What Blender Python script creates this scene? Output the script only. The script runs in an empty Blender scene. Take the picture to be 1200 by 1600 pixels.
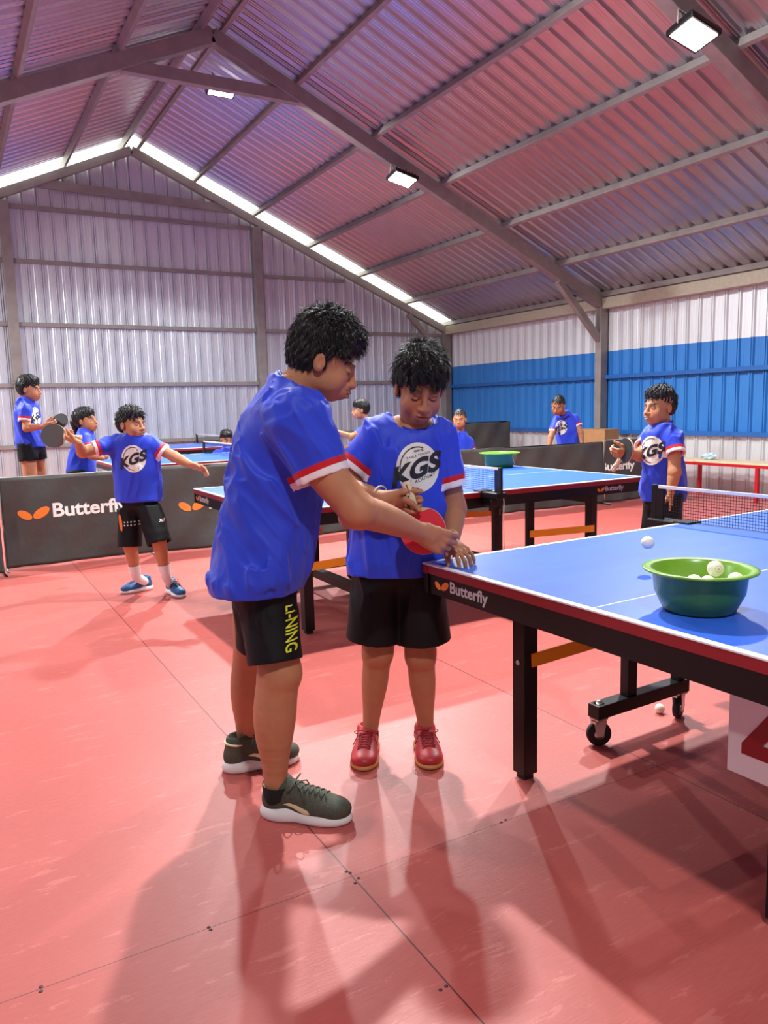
import bpy, bmesh, math, random
import numpy as np
from mathutils import Vector, Matrix
from mathutils.bvhtree import BVHTree
rnd = random.Random(7)
scene = bpy.context.scene
COL = scene.collection

# ------------------------------------------------------------------ camera, world, lights, exposure
F_PX, YAW, PITCH, ROLL, CAM_H = 1200.9, 0.5147, 0.1370, -0.0258, 1.2935
_f = Vector((math.sin(YAW)*math.cos(PITCH), math.cos(YAW)*math.cos(PITCH), -math.sin(PITCH)))
_r = Vector((math.cos(YAW), -math.sin(YAW), 0)); _u = _r.cross(_f)
_c, _s = math.cos(ROLL), math.sin(ROLL)
CR = _c*_r + _s*_u; CU = -_s*_r + _c*_u; CF = _f
CO = Vector((0, 0, CAM_H))
camd = bpy.data.cameras.new('camera'); cam = bpy.data.objects.new('camera', camd); COL.objects.link(cam)
M = Matrix.Identity(4)
for i in range(3):
    M[i][0] = CR[i]; M[i][1] = CU[i]; M[i][2] = -CF[i]; M[i][3] = CO[i]
cam.matrix_world = M
camd.sensor_width = 36; camd.lens = F_PX*36/1600; camd.clip_start = 0.05
scene.camera = cam
scene.view_settings.view_transform = 'Standard'; scene.view_settings.look = 'None'
scene.view_settings.gamma = 1; scene.view_settings.use_curve_mapping = False
scene.view_settings.exposure = -0.22

world = bpy.data.worlds.new('world'); scene.world = world; world.use_nodes = True
bg = world.node_tree.nodes['Background']; bg.inputs[0].default_value = (0.93, 0.97, 1.0, 1); bg.inputs[1].default_value = 4.0

# flood lamps: (x, y, z, power)
FLOODS = [(3.20, 9.25, 5.02, 440), (5.37, 8.80, 4.15, 230), (5.42, 4.42, 4.13, 175), (2.6, 4.45, 4.93, 390),
          (1.5, 5.55, 4.55, 60), (.2, -.5, 3.95, 125), (5.0, .1, 4.1, 8), (-1.6, 4.6, 3.2, 60), (-1.6, 9.0, 3.2, 330)]  # last one is unseen, added to brighten the end wall

def back(u, v, depth):
    """world point seen at photo pixel (u,v) at the given distance along the view axis"""
    return CO + CF*depth + CR*((u-600)/F_PX*depth) - CU*((v-800)/F_PX*depth)
def back_plane(u, v, axis, val):
    d = CF + CR*((u-600)/F_PX) - CU*((v-800)/F_PX)
    t = (val-CO[axis])/d[axis]; return CO + d*t
def depth_of(p): return (Vector(p)-CO).dot(CF)

# ------------------------------------------------------------------ materials
def srgb(r, g, b):
    def f(c):
        c /= 255.0
        return c/12.92 if c <= .04045 else ((c+.055)/1.055)**2.4
    return (f(r), f(g), f(b), 1)
MATS = {}
def mat(name, col, rough=.6, metal=0, noise=0, nscale=20, spec=.5, bump=0, bscale=60, coat=0, sheen=0, sss=0, emit=None, estr=0):
    if name in MATS: return MATS[name]
    m = bpy.data.materials.new(name); m.use_nodes = True; nt = m.node_tree; b = nt.nodes['Principled BSDF']
    b.inputs['Base Color'].default_value = col; b.inputs['Roughness'].default_value = rough
    b.inputs['Metallic'].default_value = metal; b.inputs['Specular IOR Level'].default_value = spec
    b.inputs['Coat Weight'].default_value = coat; b.inputs['Sheen Weight'].default_value = sheen
    if sss:
        b.inputs['Subsurface Weight'].default_value = sss; b.inputs['Subsurface Radius'].default_value = (.012, .005, .003); b.inputs['Subsurface Scale'].default_value = 1
    if emit: b.inputs['Emission Color'].default_value = emit; b.inputs['Emission Strength'].default_value = estr
    tc = nt.nodes.new('ShaderNodeTexCoord')
    if noise:
        n = nt.nodes.new('ShaderNodeTexNoise'); n.inputs['Scale'].default_value = nscale; n.inputs['Detail'].default_value = 5
        nt.links.new(tc.outputs['Object'], n.inputs['Vector'])
        mx = nt.nodes.new('ShaderNodeMixRGB'); mx.blend_type = 'MULTIPLY'; mx.inputs[0].default_value = 1
        mr = nt.nodes.new('ShaderNodeMapRange'); mr.inputs['From Min'].default_value = .3; mr.inputs['From Max'].default_value = .7
        mr.inputs['To Min'].default_value = 1-noise; mr.inputs['To Max'].default_value = 1+noise*.6
        nt.links.new(n.outputs['Fac'], mr.inputs['Value']); mx.inputs[1].default_value = col
        nt.links.new(mr.outputs['Result'], mx.inputs[2]); nt.links.new(mx.outputs[0], b.inputs['Base Color'])
    if bump:
        n2 = nt.nodes.new('ShaderNodeTexNoise'); n2.inputs['Scale'].default_value = bscale; n2.inputs['Detail'].default_value = 4
        nt.links.new(tc.outputs['Object'], n2.inputs['Vector'])
        bp = nt.nodes.new('ShaderNodeBump'); bp.inputs['Strength'].default_value = bump; bp.inputs['Distance'].default_value = .01
        nt.links.new(n2.outputs['Fac'], bp.inputs['Height']); nt.links.new(bp.outputs['Normal'], b.inputs['Normal'])
    MATS[name] = m; return m

def node_mat(name):
    m = bpy.data.materials.new(name); m.use_nodes = True; MATS[name] = m
    return m, m.node_tree, m.node_tree.nodes['Principled BSDF']
def mth(nt, op, a, b=None, c=None):
    n = nt.nodes.new('ShaderNodeMath'); n.operation = op
    for i, x in enumerate((a, b, c)):
        if x is None: continue
        if isinstance(x, (int, float)): n.inputs[i].default_value = x
        else: nt.links.new(x, n.inputs[i])
    return n.outputs[0]
def mixc(nt, fac, a, b, mode='MIX'):
    n = nt.nodes.new('ShaderNodeMixRGB'); n.blend_type = mode
    for i, x in enumerate((fac, a, b)):
        if isinstance(x, (int, float, tuple)): n.inputs[i].default_value = x
        else: nt.links.new(x, n.inputs[i])
    return n.outputs[0]
def noise(nt, vec, scale, detail=4, out='Fac', rough=.5):
    n = nt.nodes.new('ShaderNodeTexNoise'); n.inputs['Scale'].default_value = scale; n.inputs['Detail'].default_value = detail
    n.inputs['Roughness'].default_value = rough
    nt.links.new(vec, n.inputs['Vector']); return n.outputs[out]
def vscale(nt, vec, s):
    n = nt.nodes.new('ShaderNodeVectorMath'); n.operation = 'MULTIPLY'; nt.links.new(vec, n.inputs[0]); n.inputs[1].default_value = s; return n.outputs[0]
def coords(nt, kind='Object'):
    tc = nt.nodes.new('ShaderNodeTexCoord'); return tc.outputs[kind]
def sep(nt, v):
    n = nt.nodes.new('ShaderNodeSeparateXYZ'); nt.links.new(v, n.inputs[0]); return n.outputs

# floor: red painted plywood sheets
def floor_mat():
    m, nt, b = node_mat('red_painted_plywood'); co = coords(nt); x, y, z = sep(nt, co)
    def line(c, off, pitch, w):
        t = mth(nt, 'FRACT', mth(nt, 'DIVIDE', mth(nt, 'SUBTRACT', c, off-pitch/2), pitch))
        return mth(nt, 'LESS_THAN', mth(nt, 'ABSOLUTE', mth(nt, 'SUBTRACT', t, .5)), w/pitch)
    lx = line(x, .875, 1.22, .0022); ly = line(y, 1.78, 2.44, .0012)
    seam = mth(nt, 'MAXIMUM', lx, ly)
    # per-sheet tint
    cx = mth(nt, 'FLOOR', mth(nt, 'DIVIDE', mth(nt, 'SUBTRACT', x, .875), 1.22)); cy = mth(nt, 'FLOOR', mth(nt, 'DIVIDE', mth(nt, 'SUBTRACT', y, 1.78), 2.44))
    cmb = nt.nodes.new('ShaderNodeCombineXYZ'); nt.links.new(cx, cmb.inputs[0]); nt.links.new(cy, cmb.inputs[1])
    wn = nt.nodes.new('ShaderNodeTexWhiteNoise'); nt.links.new(cmb.outputs[0], wn.inputs['Vector'])
    grain = noise(nt, vscale(nt, co, (7, 60, 1)), 3, 6, rough=.65)
    patch = noise(nt, co, 1.6, 5, rough=.6); scuff = noise(nt, vscale(nt, co, (2, 9, 1)), 2.2, 8, rough=.7)
    c = mixc(nt, patch, srgb(172, 76, 70), srgb(193, 95, 87))
    c = mixc(nt, mth(nt, 'MULTIPLY', mth(nt, 'SUBTRACT', grain, .35), .75), c, srgb(142, 52, 49))
    sc = mth(nt, 'MULTIPLY', mth(nt, 'GREATER_THAN', scuff, .60), .24)
    c = mixc(nt, sc, c, srgb(228, 140, 132))
    c = mixc(nt, mth(nt, 'MULTIPLY', wn.outputs['Value'], .10), c, srgb(236, 160, 150))
    # screw heads near the sheet corners
    c = mixc(nt, mth(nt, 'MULTIPLY', seam, .85), c, srgb(60, 20, 24))
    nt.links.new(c, b.inputs['Base Color'])
    rr = mth(nt, 'ADD', mth(nt, 'MULTIPLY', grain, .25), .30); nt.links.new(rr, b.inputs['Roughness'])
    b.inputs['Specular IOR Level'].default_value = .5
    bp = nt.nodes.new('ShaderNodeBump'); bp.inputs['Strength'].default_value = .18; bp.inputs['Distance'].default_value = .004
    nt.links.new(mth(nt, 'SUBTRACT', grain, mth(nt, 'MULTIPLY', seam, 1.5)), bp.inputs['Height']); nt.links.new(bp.outputs['Normal'], b.inputs['Normal'])
    return m
def wall_mat(name, base, band=None, metal=.3, rough=.45):
    m, nt, b = node_mat(name); co = coords(nt); x, y, z = sep(nt, co)
    n = noise(nt, vscale(nt, co, (3, 3, .6)), 1.3, 5)
    dark = tuple(c*.82 for c in base[:3])+(1,)
    c = mixc(nt, n, dark, base)
    b.inputs['Metallic'].default_value = metal; b.inputs['Roughness'].default_value = rough
    if band:
        wob = mth(nt, 'MULTIPLY', mth(nt, 'SUBTRACT', noise(nt, co, 2.5, 3), .5), .03)
        zz = mth(nt, 'ADD', z, wob)
        f = mth(nt, 'MULTIPLY', mth(nt, 'GREATER_THAN', z, .805), mth(nt, 'LESS_THAN', zz, 2.06))
        blue = mixc(nt, noise(nt, vscale(nt, co, (2, 2, .5)), 2, 5), srgb(32, 108, 186), srgb(54, 134, 208))
        c = mixc(nt, f, c, blue)
        nt.links.new(mth(nt, 'SUBTRACT', metal, mth(nt, 'MULTIPLY', f, metal)), b.inputs['Metallic'])
    nt.links.new(c, b.inputs['Base Color'])
    bp = nt.nodes.new('ShaderNodeBump'); bp.inputs['Strength'].default_value = .12; bp.inputs['Distance'].default_value = .02
    nt.links.new(noise(nt, vscale(nt, co, (1, 1, .35)), 5, 3), bp.inputs['Height']); nt.links.new(bp.outputs['Normal'], b.inputs['Normal'])
    return m

# ------------------------------------------------------------------ mesh helpers
def link(o, parent=None):
    COL.objects.link(o)
    if parent is not None: o.parent = parent
    return o
def mesh_obj(name, verts, faces, m=None, parent=None, smooth=False, matidx=None):
    me = bpy.data.meshes.new(name); me.from_pydata([tuple(v) for v in verts], [], [tuple(f) for f in faces]); me.validate()
    mm = m if isinstance(m, (list, tuple)) else [m]
    for k in mm:
        if k: me.materials.append(k)
    if matidx is not None and len(matidx) == len(me.polygons): me.polygons.foreach_set('material_index', matidx)
    if smooth: me.polygons.foreach_set('use_smooth', [True]*len(me.polygons))
    me.update()
    return link(bpy.data.objects.new(name, me), parent)
class MB:
    """collects shapes into one mesh"""
    def __init__(s): s.v = []; s.f = []; s.mi = []; s.sm = []
    def add(s, v, f, mi=0, sm=False):
        n = len(s.v); s.v += [Vector(p) for p in v]; s.f += [tuple(i+n for i in q) for q in f]; s.mi += [mi]*len(f); s.sm += [sm]*len(f)
    def box(s, lo, hi, mi=0, M=None, bev=0):
        lo = Vector(lo); hi = Vector(hi)
        if bev > 0:
            b = bmesh.new(); bmesh.ops.create_cube(b, size=1)
            for v in b.verts: v.co = Vector([(lo[i]+hi[i])/2 + v.co[i]*(hi[i]-lo[i]) for i in range(3)])
            bmesh.ops.bevel(b, geom=list(b.edges), offset=bev, segments=2, affect='EDGES', profile=.5)
            b.verts.index_update(); v = [x.co.copy() for x in b.verts]; f = [[q.index for q in fc.verts] for fc in b.faces]; b.free()
        else:
            v = [Vector((x, y, z)) for x in (lo.x, hi.x) for y in (lo.y, hi.y) for z in (lo.z, hi.z)]
            f = [(0, 1, 3, 2), (4, 6, 7, 5), (0, 4, 5, 1), (2, 3, 7, 6), (0, 2, 6, 4), (1, 5, 7, 3)]
        if M is not None: v = [M @ p for p in v]
        s.add(v, f, mi)
    def beam(s, a, b, w, h, up=(0, 0, 1), mi=0, bev=0):
        a = Vector(a); b = Vector(b); d = (b-a); L = d.length; d.normalize(); up = Vector(up)
        side = d.cross(up).normalized(); u2 = side.cross(d)
        Mx = Matrix(((d.x, side.x, u2.x, a.x), (d.y, side.y, u2.y, a.y), (d.z, side.z, u2.z, a.z), (0, 0, 0, 1)))
        s.box((0, -w/2, -h/2), (L, w/2, h/2), mi, Mx, bev)
    def tube(s, pts, r, n=10, mi=0, cap=True, sm=True):
        pts = [Vector(p) for p in pts]; rs = r if isinstance(r, (list, tuple)) else [r]*len(pts)
        v = []; f = []; prev = None
        for i, p in enumerate(pts):
            t = (pts[min(i+1, len(pts)-1)]-pts[max(i-1, 0)]).normalized()
            if prev is None:
                a = t.orthogonal().normalized()
            else:
                a = (prev - t*prev.dot(t)).normalized()
            prev = a; b = t.cross(a)
            for k in range(n):
                an = 2*math.pi*k/n; v.append(p+(a*math.cos(an)+b*math.sin(an))*rs[i])
        for i in range(len(pts)-1):
            for k in range(n):
                f.append((i*n+k, i*n+(k+1) % n, (i+1)*n+(k+1) % n, (i+1)*n+k))
        if cap: f.append(tuple(range(n))[::-1]); f.append(tuple((len(pts)-1)*n+k for k in range(n)))
        s.add(v, f, mi, sm)
    def lathe(s, prof, c, axis=(0, 0, 1), n=48, mi=0, sm=True):
        ax = Vector(axis).normalized(); a = ax.orthogonal().normalized(); b = ax.cross(a); c = Vector(c); v = []; f = []
        for r, z in prof:
            for k in range(n):
                an = 2*math.pi*k/n; v.append(c+ax*z+(a*math.cos(an)+b*math.sin(an))*r)
        for i in range(len(prof)-1):
            for k in range(n): f.append((i*n+k, i*n+(k+1) % n, (i+1)*n+(k+1) % n, (i+1)*n+k))
        s.add(v, f, mi, sm)
    def ball(s, c, r, mi=0, nu=20, nv=12):
        s.lathe([(max(r*math.sin(math.pi*i/nv), 1e-5), -r*math.cos(math.pi*i/nv)) for i in range(nv+1)], c, n=nu, mi=mi)
    def build(s, name, m, parent=None):
        me = bpy.data.meshes.new(name); me.from_pydata([tuple(p) for p in s.v], [], s.f)
        for k in (m if isinstance(m, (list, tuple)) else [m]): me.materials.append(k)
        me.polygons.foreach_set('material_index', s.mi); me.polygons.foreach_set('use_smooth', s.sm); me.update()
        return link(bpy.data.objects.new(name, me), parent)
def thing(name, label, cat, loc=(0, 0, 0), rz=0, group=None):
    o = bpy.data.objects.new(name, None); COL.objects.link(o); o.location = loc; o.rotation_euler = (0, 0, rz)
    o.empty_display_size = .1; tag(o, label, cat, group); return o
def tag(o, label, cat, group=None):
    o['label'] = label; o['category'] = cat
    if group: o['group'] = group
    return o
def struct(o): o['kind'] = 'structure'; return o

def text_geom(body, size=1.0, bold=0.0, extrude=0.0, shear=0.0, spacing=1.0, align='LEFT'):
    cu = bpy.data.curves.new('t', 'FONT'); cu.body = body; cu.size = size; cu.offset = bold; cu.extrude = extrude; cu.shear = shear
    cu.space_character = spacing; cu.align_x = align; cu.resolution_u = 4
    ob = bpy.data.objects.new('t', cu); COL.objects.link(ob)
    dg = bpy.context.evaluated_depsgraph_get(); me = bpy.data.meshes.new_from_object(ob.evaluated_get(dg))
    v = [p.co.copy() for p in me.vertices]; f = [tuple(p.vertices) for p in me.polygons]
    bpy.data.objects.remove(ob); bpy.data.curves.remove(cu); bpy.data.meshes.remove(me)
    return v, f
def ellipse_geom(cx, cy, a, b, ang, n=28):
    c, s = math.cos(ang), math.sin(ang)
    v = [Vector((cx+a*math.cos(t)*c-b*math.sin(t)*s, cy+a*math.cos(t)*s+b*math.sin(t)*c, 0)) for t in [2*math.pi*k/n for k in range(n)]]
    return v, [tuple(range(n))]
def fit(v, x0, y0, x1, y1):
    """rescale flat text geometry to a rectangle"""
    ax = min(p.x for p in v); bx = max(p.x for p in v); ay = min(p.y for p in v); by = max(p.y for p in v)
    return [Vector((x0+(p.x-ax)/(bx-ax)*(x1-x0), y0+(p.y-ay)/(by-ay)*(y1-y0), p.z)) for p in v]
def dice(v, f, step):
    """cut flat geometry into small cells so it can follow a curved surface"""
    b = bmesh.new(); vs = [b.verts.new(p) for p in v]
    for q in f:
        try: b.faces.new([vs[i] for i in q])
        except ValueError: pass
    lo = [min(p[i] for p in v) for i in range(2)]; hi = [max(p[i] for p in v) for i in range(2)]
    for ax in (0, 1):
        k = lo[ax]+step
        while k < hi[ax]:
            co = Vector((0, 0, 0)); co[ax] = k; no = Vector((0, 0, 0)); no[ax] = 1
            bmesh.ops.bisect_plane(b, geom=list(b.verts)+list(b.edges)+list(b.faces), plane_co=co, plane_no=no, dist=1e-6)
            k += step
    b.verts.index_update(); V = [x.co.copy() for x in b.verts]; Fc = [tuple(q.index for q in fc.verts) for fc in b.faces]; b.free()
    return V, Fc
def orient(v, M): return [M @ p for p in v]
def frame(origin, xdir, ydir):
    x = Vector(xdir).normalized(); y = Vector(ydir); y = (y-x*y.dot(x)).normalized(); z = x.cross(y)
    return Matrix(((x.x, y.x, z.x, origin[0]), (x.y, y.y, z.y, origin[1]), (x.z, y.z, z.z, origin[2]), (0, 0, 0, 1)))
def project_geom(v, f, M, bvh, off=.0015, step=.01):
    """drape flat geometry (in plane frame M, looking along -Z of M) on a surface"""
    V, Fc = dice(v, f, step); d = -(M.to_3x3() @ Vector((0, 0, 1))); out = []
    for p in V:
        w = M @ p; h = bvh.ray_cast(w-d*.25, d)
        out.append(h[0]-d*(off+p.z) if h[0] is not None else None)
    keep = [q for q in Fc if all(out[i] is not None for i in q)]
    # drop faces that span a jump
    kk = []
    for q in keep:
        P = [out[i] for i in q]
        if max((a-b).length for a in P for b in P) < step*5: kk.append(q)
    out = [p if p is not None else Vector((0, 0, 0)) for p in out]
    return out, kk
def clean_mesh(o):
    b = bmesh.new(); b.from_mesh(o.data)
    bmesh.ops.delete(b, geom=[v for v in b.verts if not v.link_faces], context='VERTS'); b.to_mesh(o.data); b.free()
def logo_butterfly(width):
    """two orange wings followed by the word, lower-left at 0,0; returns (wing v,f), (word v,f)"""
    w = width
    e1 = ellipse_geom(.075*w, .062*w, .066*w, .036*w, -.55); e2 = ellipse_geom(.215*w, .075*w, .080*w, .042*w, .55)
    wv = e1[0]+[p for p in e2[0]]; wf = e1[1]+[tuple(i+len(e1[0]) for i in e2[1][0])]
    tv, tf = text_geom('Butterfly', 1, .028); tv = fit(tv, .315*w, -.02*w, w, .155*w)
    return (wv, wf), (tv, tf)

# ------------------------------------------------------------------ common materials
m_floor = floor_mat()
m_endwall = wall_mat('galvanised_wall', srgb(226, 230, 236), metal=.62, rough=.34)
m_sidewall = wall_mat('galvanised_wall_blue_band', srgb(228, 232, 234), band=True, metal=.45)
m_roof = wall_mat('galvanised_roof', srgb(196, 194, 200), metal=.85, rough=.30)
m_steel = mat('grey_primer_steel', srgb(150, 144, 138), .5, .3, noise=.15, nscale=6)
m_steel_blue = mat('blue_painted_steel', srgb(30, 96, 170), .45, 0, noise=.1)
m_black = mat('black_powder_coat', srgb(11, 10, 12), .42, 0, noise=.2, nscale=30, spec=.35)
m_blackrub = mat('black_rubber', srgb(24, 24, 26), .7)
m_chrome = mat('zinc_metal', srgb(190, 188, 182), .3, .9)
m_white = mat('white_print', srgb(238, 236, 230), .55)
m_orange = mat('orange_print', srgb(236, 128, 48), .5)
m_redrim = mat('dark_red_edge', srgb(140, 24, 34), .4)
m_yellow = mat('yellow_painted_bar', srgb(250, 168, 22), .45)
m_net = None
# ------------------------------------------------------------------ the hall
XL, XR, YE, YB, RX, RZ, EZ = -3.19, 9.27, 13.5, -4.4, 3.04, 5.60, 2.84
SL = (RZ-EZ)/(XR-RX)
def roof_z(x): return RZ-SL*abs(x-RX)
struct(mesh_obj('floor', [(XL-.1, YB-.1, 0), (XR+.1, YB-.1, 0), (XR+.1, YE+.1, 0), (XL-.1, YE+.1, 0), (XL-.1, YB-.1, -.1), (XR+.1, YB-.1, -.1), (XR+.1, YE+.1, -.1), (XL-.1, YE+.1, -.1)],
    [(0, 1, 2, 3), (4, 7, 6, 5), (0, 4, 5, 1), (1, 5, 6, 2), (2, 6, 7, 3), (3, 7, 4, 0)], m_floor))
def ribs(a, b, pitch, top, base, depth, double=False):
    """profile stations (s, offset) of trapezoid sheet metal"""
    out = []; s = a
    while s < b:
        w = pitch-base
        if double:
            pr = [(0, 0), (base*.2, depth), (base*.4, depth), (base*.5, .25*depth), (base*.6, depth), (base*.8, depth), (base, 0)]
        else:
            pr = [(0, 0), ((base-top)/2, depth), ((base+top)/2, depth), (base, 0)]
        out += [(s+p, o) for p, o in pr]
        out += [(s+base+w*.33, 0), (s+base+w*.36, -.003), (s+base+w*.42, 0), (s+base+w*.63, 0), (s+base+w*.66, -.003), (s+base+w*.7, 0)]
        s += pitch
    return [q for q in out if q[0] <= b]
# end wall (ribs stand towards the inside), top edge follows the roof leaving the daylight gap above
def wall_y(name, y, sgn, m, gap):
    st = ribs(XL, XR, .205, .03, .075, .028, True); v = []; f = []
    for s, o in st: v += [(s, y-sgn*o, 0), (s, y-sgn*o, roof_z(s)-gap)]
    n = len(st); v += [(p[0], p[1]+sgn*.004, p[2]) for p in v]
    for i in range(n-1): f += [(2*i, 2*i+2, 2*i+3, 2*i+1), (2*n+2*i, 2*n+2*i+1, 2*n+2*i+3, 2*n+2*i+2)]
    return struct(mesh_obj(name, v, f, m))
def wall_x(name, x, sgn, m):
    st = ribs(YB, YE, .205, .03, .075, .028, True); v = []; f = []
    for s, o in st: v += [(x-sgn*o, s, 0), (x-sgn*o, s, EZ+.10)]
    n = len(st); v += [(p[0]+sgn*.004, p[1], p[2]) for p in v]
    for i in range(n-1): f += [(2*i, 2*i+2, 2*i+3, 2*i+1), (2*n+2*i, 2*n+2*i+1, 2*n+2*i+3, 2*n+2*i+2)]
    return struct(mesh_obj(name, v, f, m))
wall_y('wall_back', YE, 1, m_endwall, .10); wall_y('wall_front', YB, -1, m_endwall, .03)
wall_x('wall_right', XR, 1, m_sidewall); wall_x('wall_left', XL, -1, m_sidewall)
# corrugated roof; it stops short of the end wall, where clear sheeting closes the strip
def roof(name, sgn, y0, y1, m, over=.35):
    st = ribs(y0, y1, .2, .05, .085, .032); v = []; f = []
    xe = (XR-RX)+over
    for s, o in st:
        for k in range(9):
            d = xe*k/8; v.append((RX+sgn*d, s, RZ+.085-SL*d+o))
    n = len(st)
    for i in range(n-1):
        for k in range(8): f.append((i*9+k, (i+1)*9+k, (i+1)*9+k+1, i*9+k+1))
    o = struct(mesh_obj(name, v, f, m)); return o
roof('ceiling', 1, YB, YE-.24, m_roof); roof('ceiling', -1, YB, YE-.24, m_roof)
def clear_mat():
    m, nt, b = node_mat('milky_skylight_sheet')
    b.inputs['Base Color'].default_value = (1, .97, .66, 1); b.inputs['Roughness'].default_value = .5; b.inputs['Transmission Weight'].default_value = 1; b.inputs['IOR'].default_value = 1.05
    return m
m_clear = clear_mat()
mb = MB(); d = XR-RX+.35
for sg in (1, -1):
    mb.add([(RX, YE-.26, RZ+.10), (RX+sg*d, YE-.26, RZ+.10-SL*d), (RX+sg*d, YE+.25, RZ+.10-SL*d), (RX, YE+.25, RZ+.10)], [(0, 1, 2, 3)])
sk = struct(mb.build('window_1', m_clear))
mb = MB(); mb.add([(RX-.25, YB, RZ+.0), (RX, YB, RZ+.11), (RX+.25, YB, RZ+.0), (RX+.25, YE-.24, RZ+.0), (RX, YE-.24, RZ+.11), (RX-.25, YE-.24, RZ+.0)], [(0, 1, 4, 5), (1, 2, 3, 4)])
for p in mb.v: p.z += .035
ridgecap = struct(mb.build('trim_1', m_roof))
TN = [1]
def trim(mb_, m=m_steel):
    TN[0] += 1; return struct(mb_.build('trim_%d' % TN[0], m))
# purlins along the hall
for sg in (1, -1):
    for k in range(0, 7):
        dx = .13 if k == 0 else (XR-RX)*k/6.0-(.12 if k == 6 else 0)
        x = RX+sg*dx; z = RZ-SL*dx+.035
        b_ = MB(); b_.beam((x, YB, z), (x, YE+.2, z), .05, .09, up=(sg*SL, 0, 1), bev=.004); trim(b_)
# portal frames
FR = [9.07, 4.6, .15, YB+.12]
for y in FR+[YE-.1]:
    b_ = MB(); w = .13 if y < 13 else .10; hh = .17 if y < 13 else .13; zz = -.10
    for sg in (1, -1):
        b_.beam((RX, y, RZ+zz), (RX+sg*(XR-RX-.09), y, RZ+zz-SL*(XR-RX-.09)), w, hh, up=(0, 0, 1), bev=.006)
        xc = RX+sg*(XR-RX-.11)
        b_.box((xc-.075, y-.065, 0), (xc+.075, y+.065, EZ+.02), bev=.006)
        if True:
            b_.beam((xc-sg*.03, y, 2.22), (RX+sg*(XR-RX-1.02), y, roof_z(XR-1.02)-.20), .09, .09, up=(0, 0, 1))
    if y < 13: b_.beam((RX-1.03, y, roof_z(RX+1.03)-.14), (RX+1.03, y, roof_z(RX+1.03)-.14), .1, .13)
    else: b_.beam((RX-1.5, y, roof_z(RX+1.5)-.10), (RX+1.7, y, roof_z(RX+1.7)-.10), .07, .13)
    trim(b_)
# end wall posts and rails
for x in (1.08, 5.12, -1.0):
    b_ = MB(); b_.box((x-.075, YE-.16, 0), (x+.075, YE-.03, roof_z(x)-.2), bev=.006); trim(b_)
for z in (.80, 1.76, 2.70, 3.66, 4.47):
    xm = min(XR-RX-.1, (RZ-.25-z)/SL)
    b_ = MB(); b_.box((RX-xm, YE-.085, z-.03), (RX+xm, YE-.03, z+.03)); trim(b_)
for sg, x in ((1, XR), (-1, XL)):
    b_ = MB(); b_.box((min(x-sg*.02, x-sg*.17), YB, EZ-.13), (max(x-sg*.02, x-sg*.17), YE, EZ+.035), bev=.006); trim(b_, mat('beige_eave_steel', srgb(168, 160, 140), .5, .1, noise=.1))
    for z in (.80, 1.66):
        b_ = MB(); b_.box((min(x-sg*.03, x-sg*.085), YB, z-.03), (max(x-sg*.03, x-sg*.085), YE-.1, z+.03)); trim(b_, m_steel_blue)

# flood lamps
m_lamp = mat('lit_led_panel', (1, 1, 1, 1), .4, emit=(1, .98, .93, 1), estr=60)
m_cable = mat('black_cable', srgb(20, 20, 20), .6)
lab = ['lit floodlight under the ridge tie beam, upper left', 'small lit floodlight halfway down the rafter, above the blue wall side', 'large lit floodlight at the upper right corner of the roof']
for i, (x, y, z, pw) in enumerate(FLOODS):
    sg = 1 if x > RX else -1
    nz = Vector((-.25*sg if i != 0 else 0, ((-.30 if i == 0 else -.20) if i < 2 else (.25 if y > 8 else -.22)), -1)).normalized()
    t = thing('floodlight', lab[i] if i < 3 else 'unseen lit floodlight hung from the roof frame outside the picture, placed for the light it gives', 'lamp', (x, y, z))
    if i >= 3: t['group'] = 'floodlights outside the picture'
    X = Vector((1, 0, 0)); X = (X-nz*X.dot(nz)).normalized(); Y = nz.cross(X)
    R4 = Matrix(((X.x, Y.x, nz.x, 0), (X.y, Y.y, nz.y, 0), (X.z, Y.z, nz.z, 0), (0, 0, 0, 1)))
    b_ = MB(); b_.box((-.17, -.13, -.05), (.17, .13, .0), M=R4, bev=.008)
    for k in range(7): b_.box((-.15+.045*k, -.11, -.075), (-.14+.045*k, .11, -.05), M=R4)
    b_.build('housing', m_black, t)
    b_ = MB(); b_.box((-.145, -.105, .0), (.145, .105, .006), M=R4); b_.build('lens', m_lamp, t)
    b_ = MB(); b_.tube([R4 @ Vector((-.18, 0, -.02)), R4 @ Vector((-.18, 0, -.14)), R4 @ Vector((.18, 0, -.14)), R4 @ Vector((.18, 0, -.02))], .009, 6); b_.build('bracket', m_steel, t)
    b_ = MB(); b_.tube([R4 @ Vector((.1, 0, -.06)), (.08, .03, .15), (.02, .06, .05), (-.1, .05, .19)], .006, 6); b_.build('cable', m_cable, t)
    ld = bpy.data.lights.new('flood', 'AREA'); ld.shape = 'RECTANGLE'; ld.size = .16; ld.size_y = .12; ld.energy = pw; ld.color = (.965, 1, .985); ld.spread = math.radians(170)
    lo = bpy.data.objects.new('flood', ld); lo.matrix_world = Matrix.Translation(nz*.012) @ R4 @ Matrix.Rotation(math.pi, 4, 'X'); lo.parent = t; COL.objects.link(lo)

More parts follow.
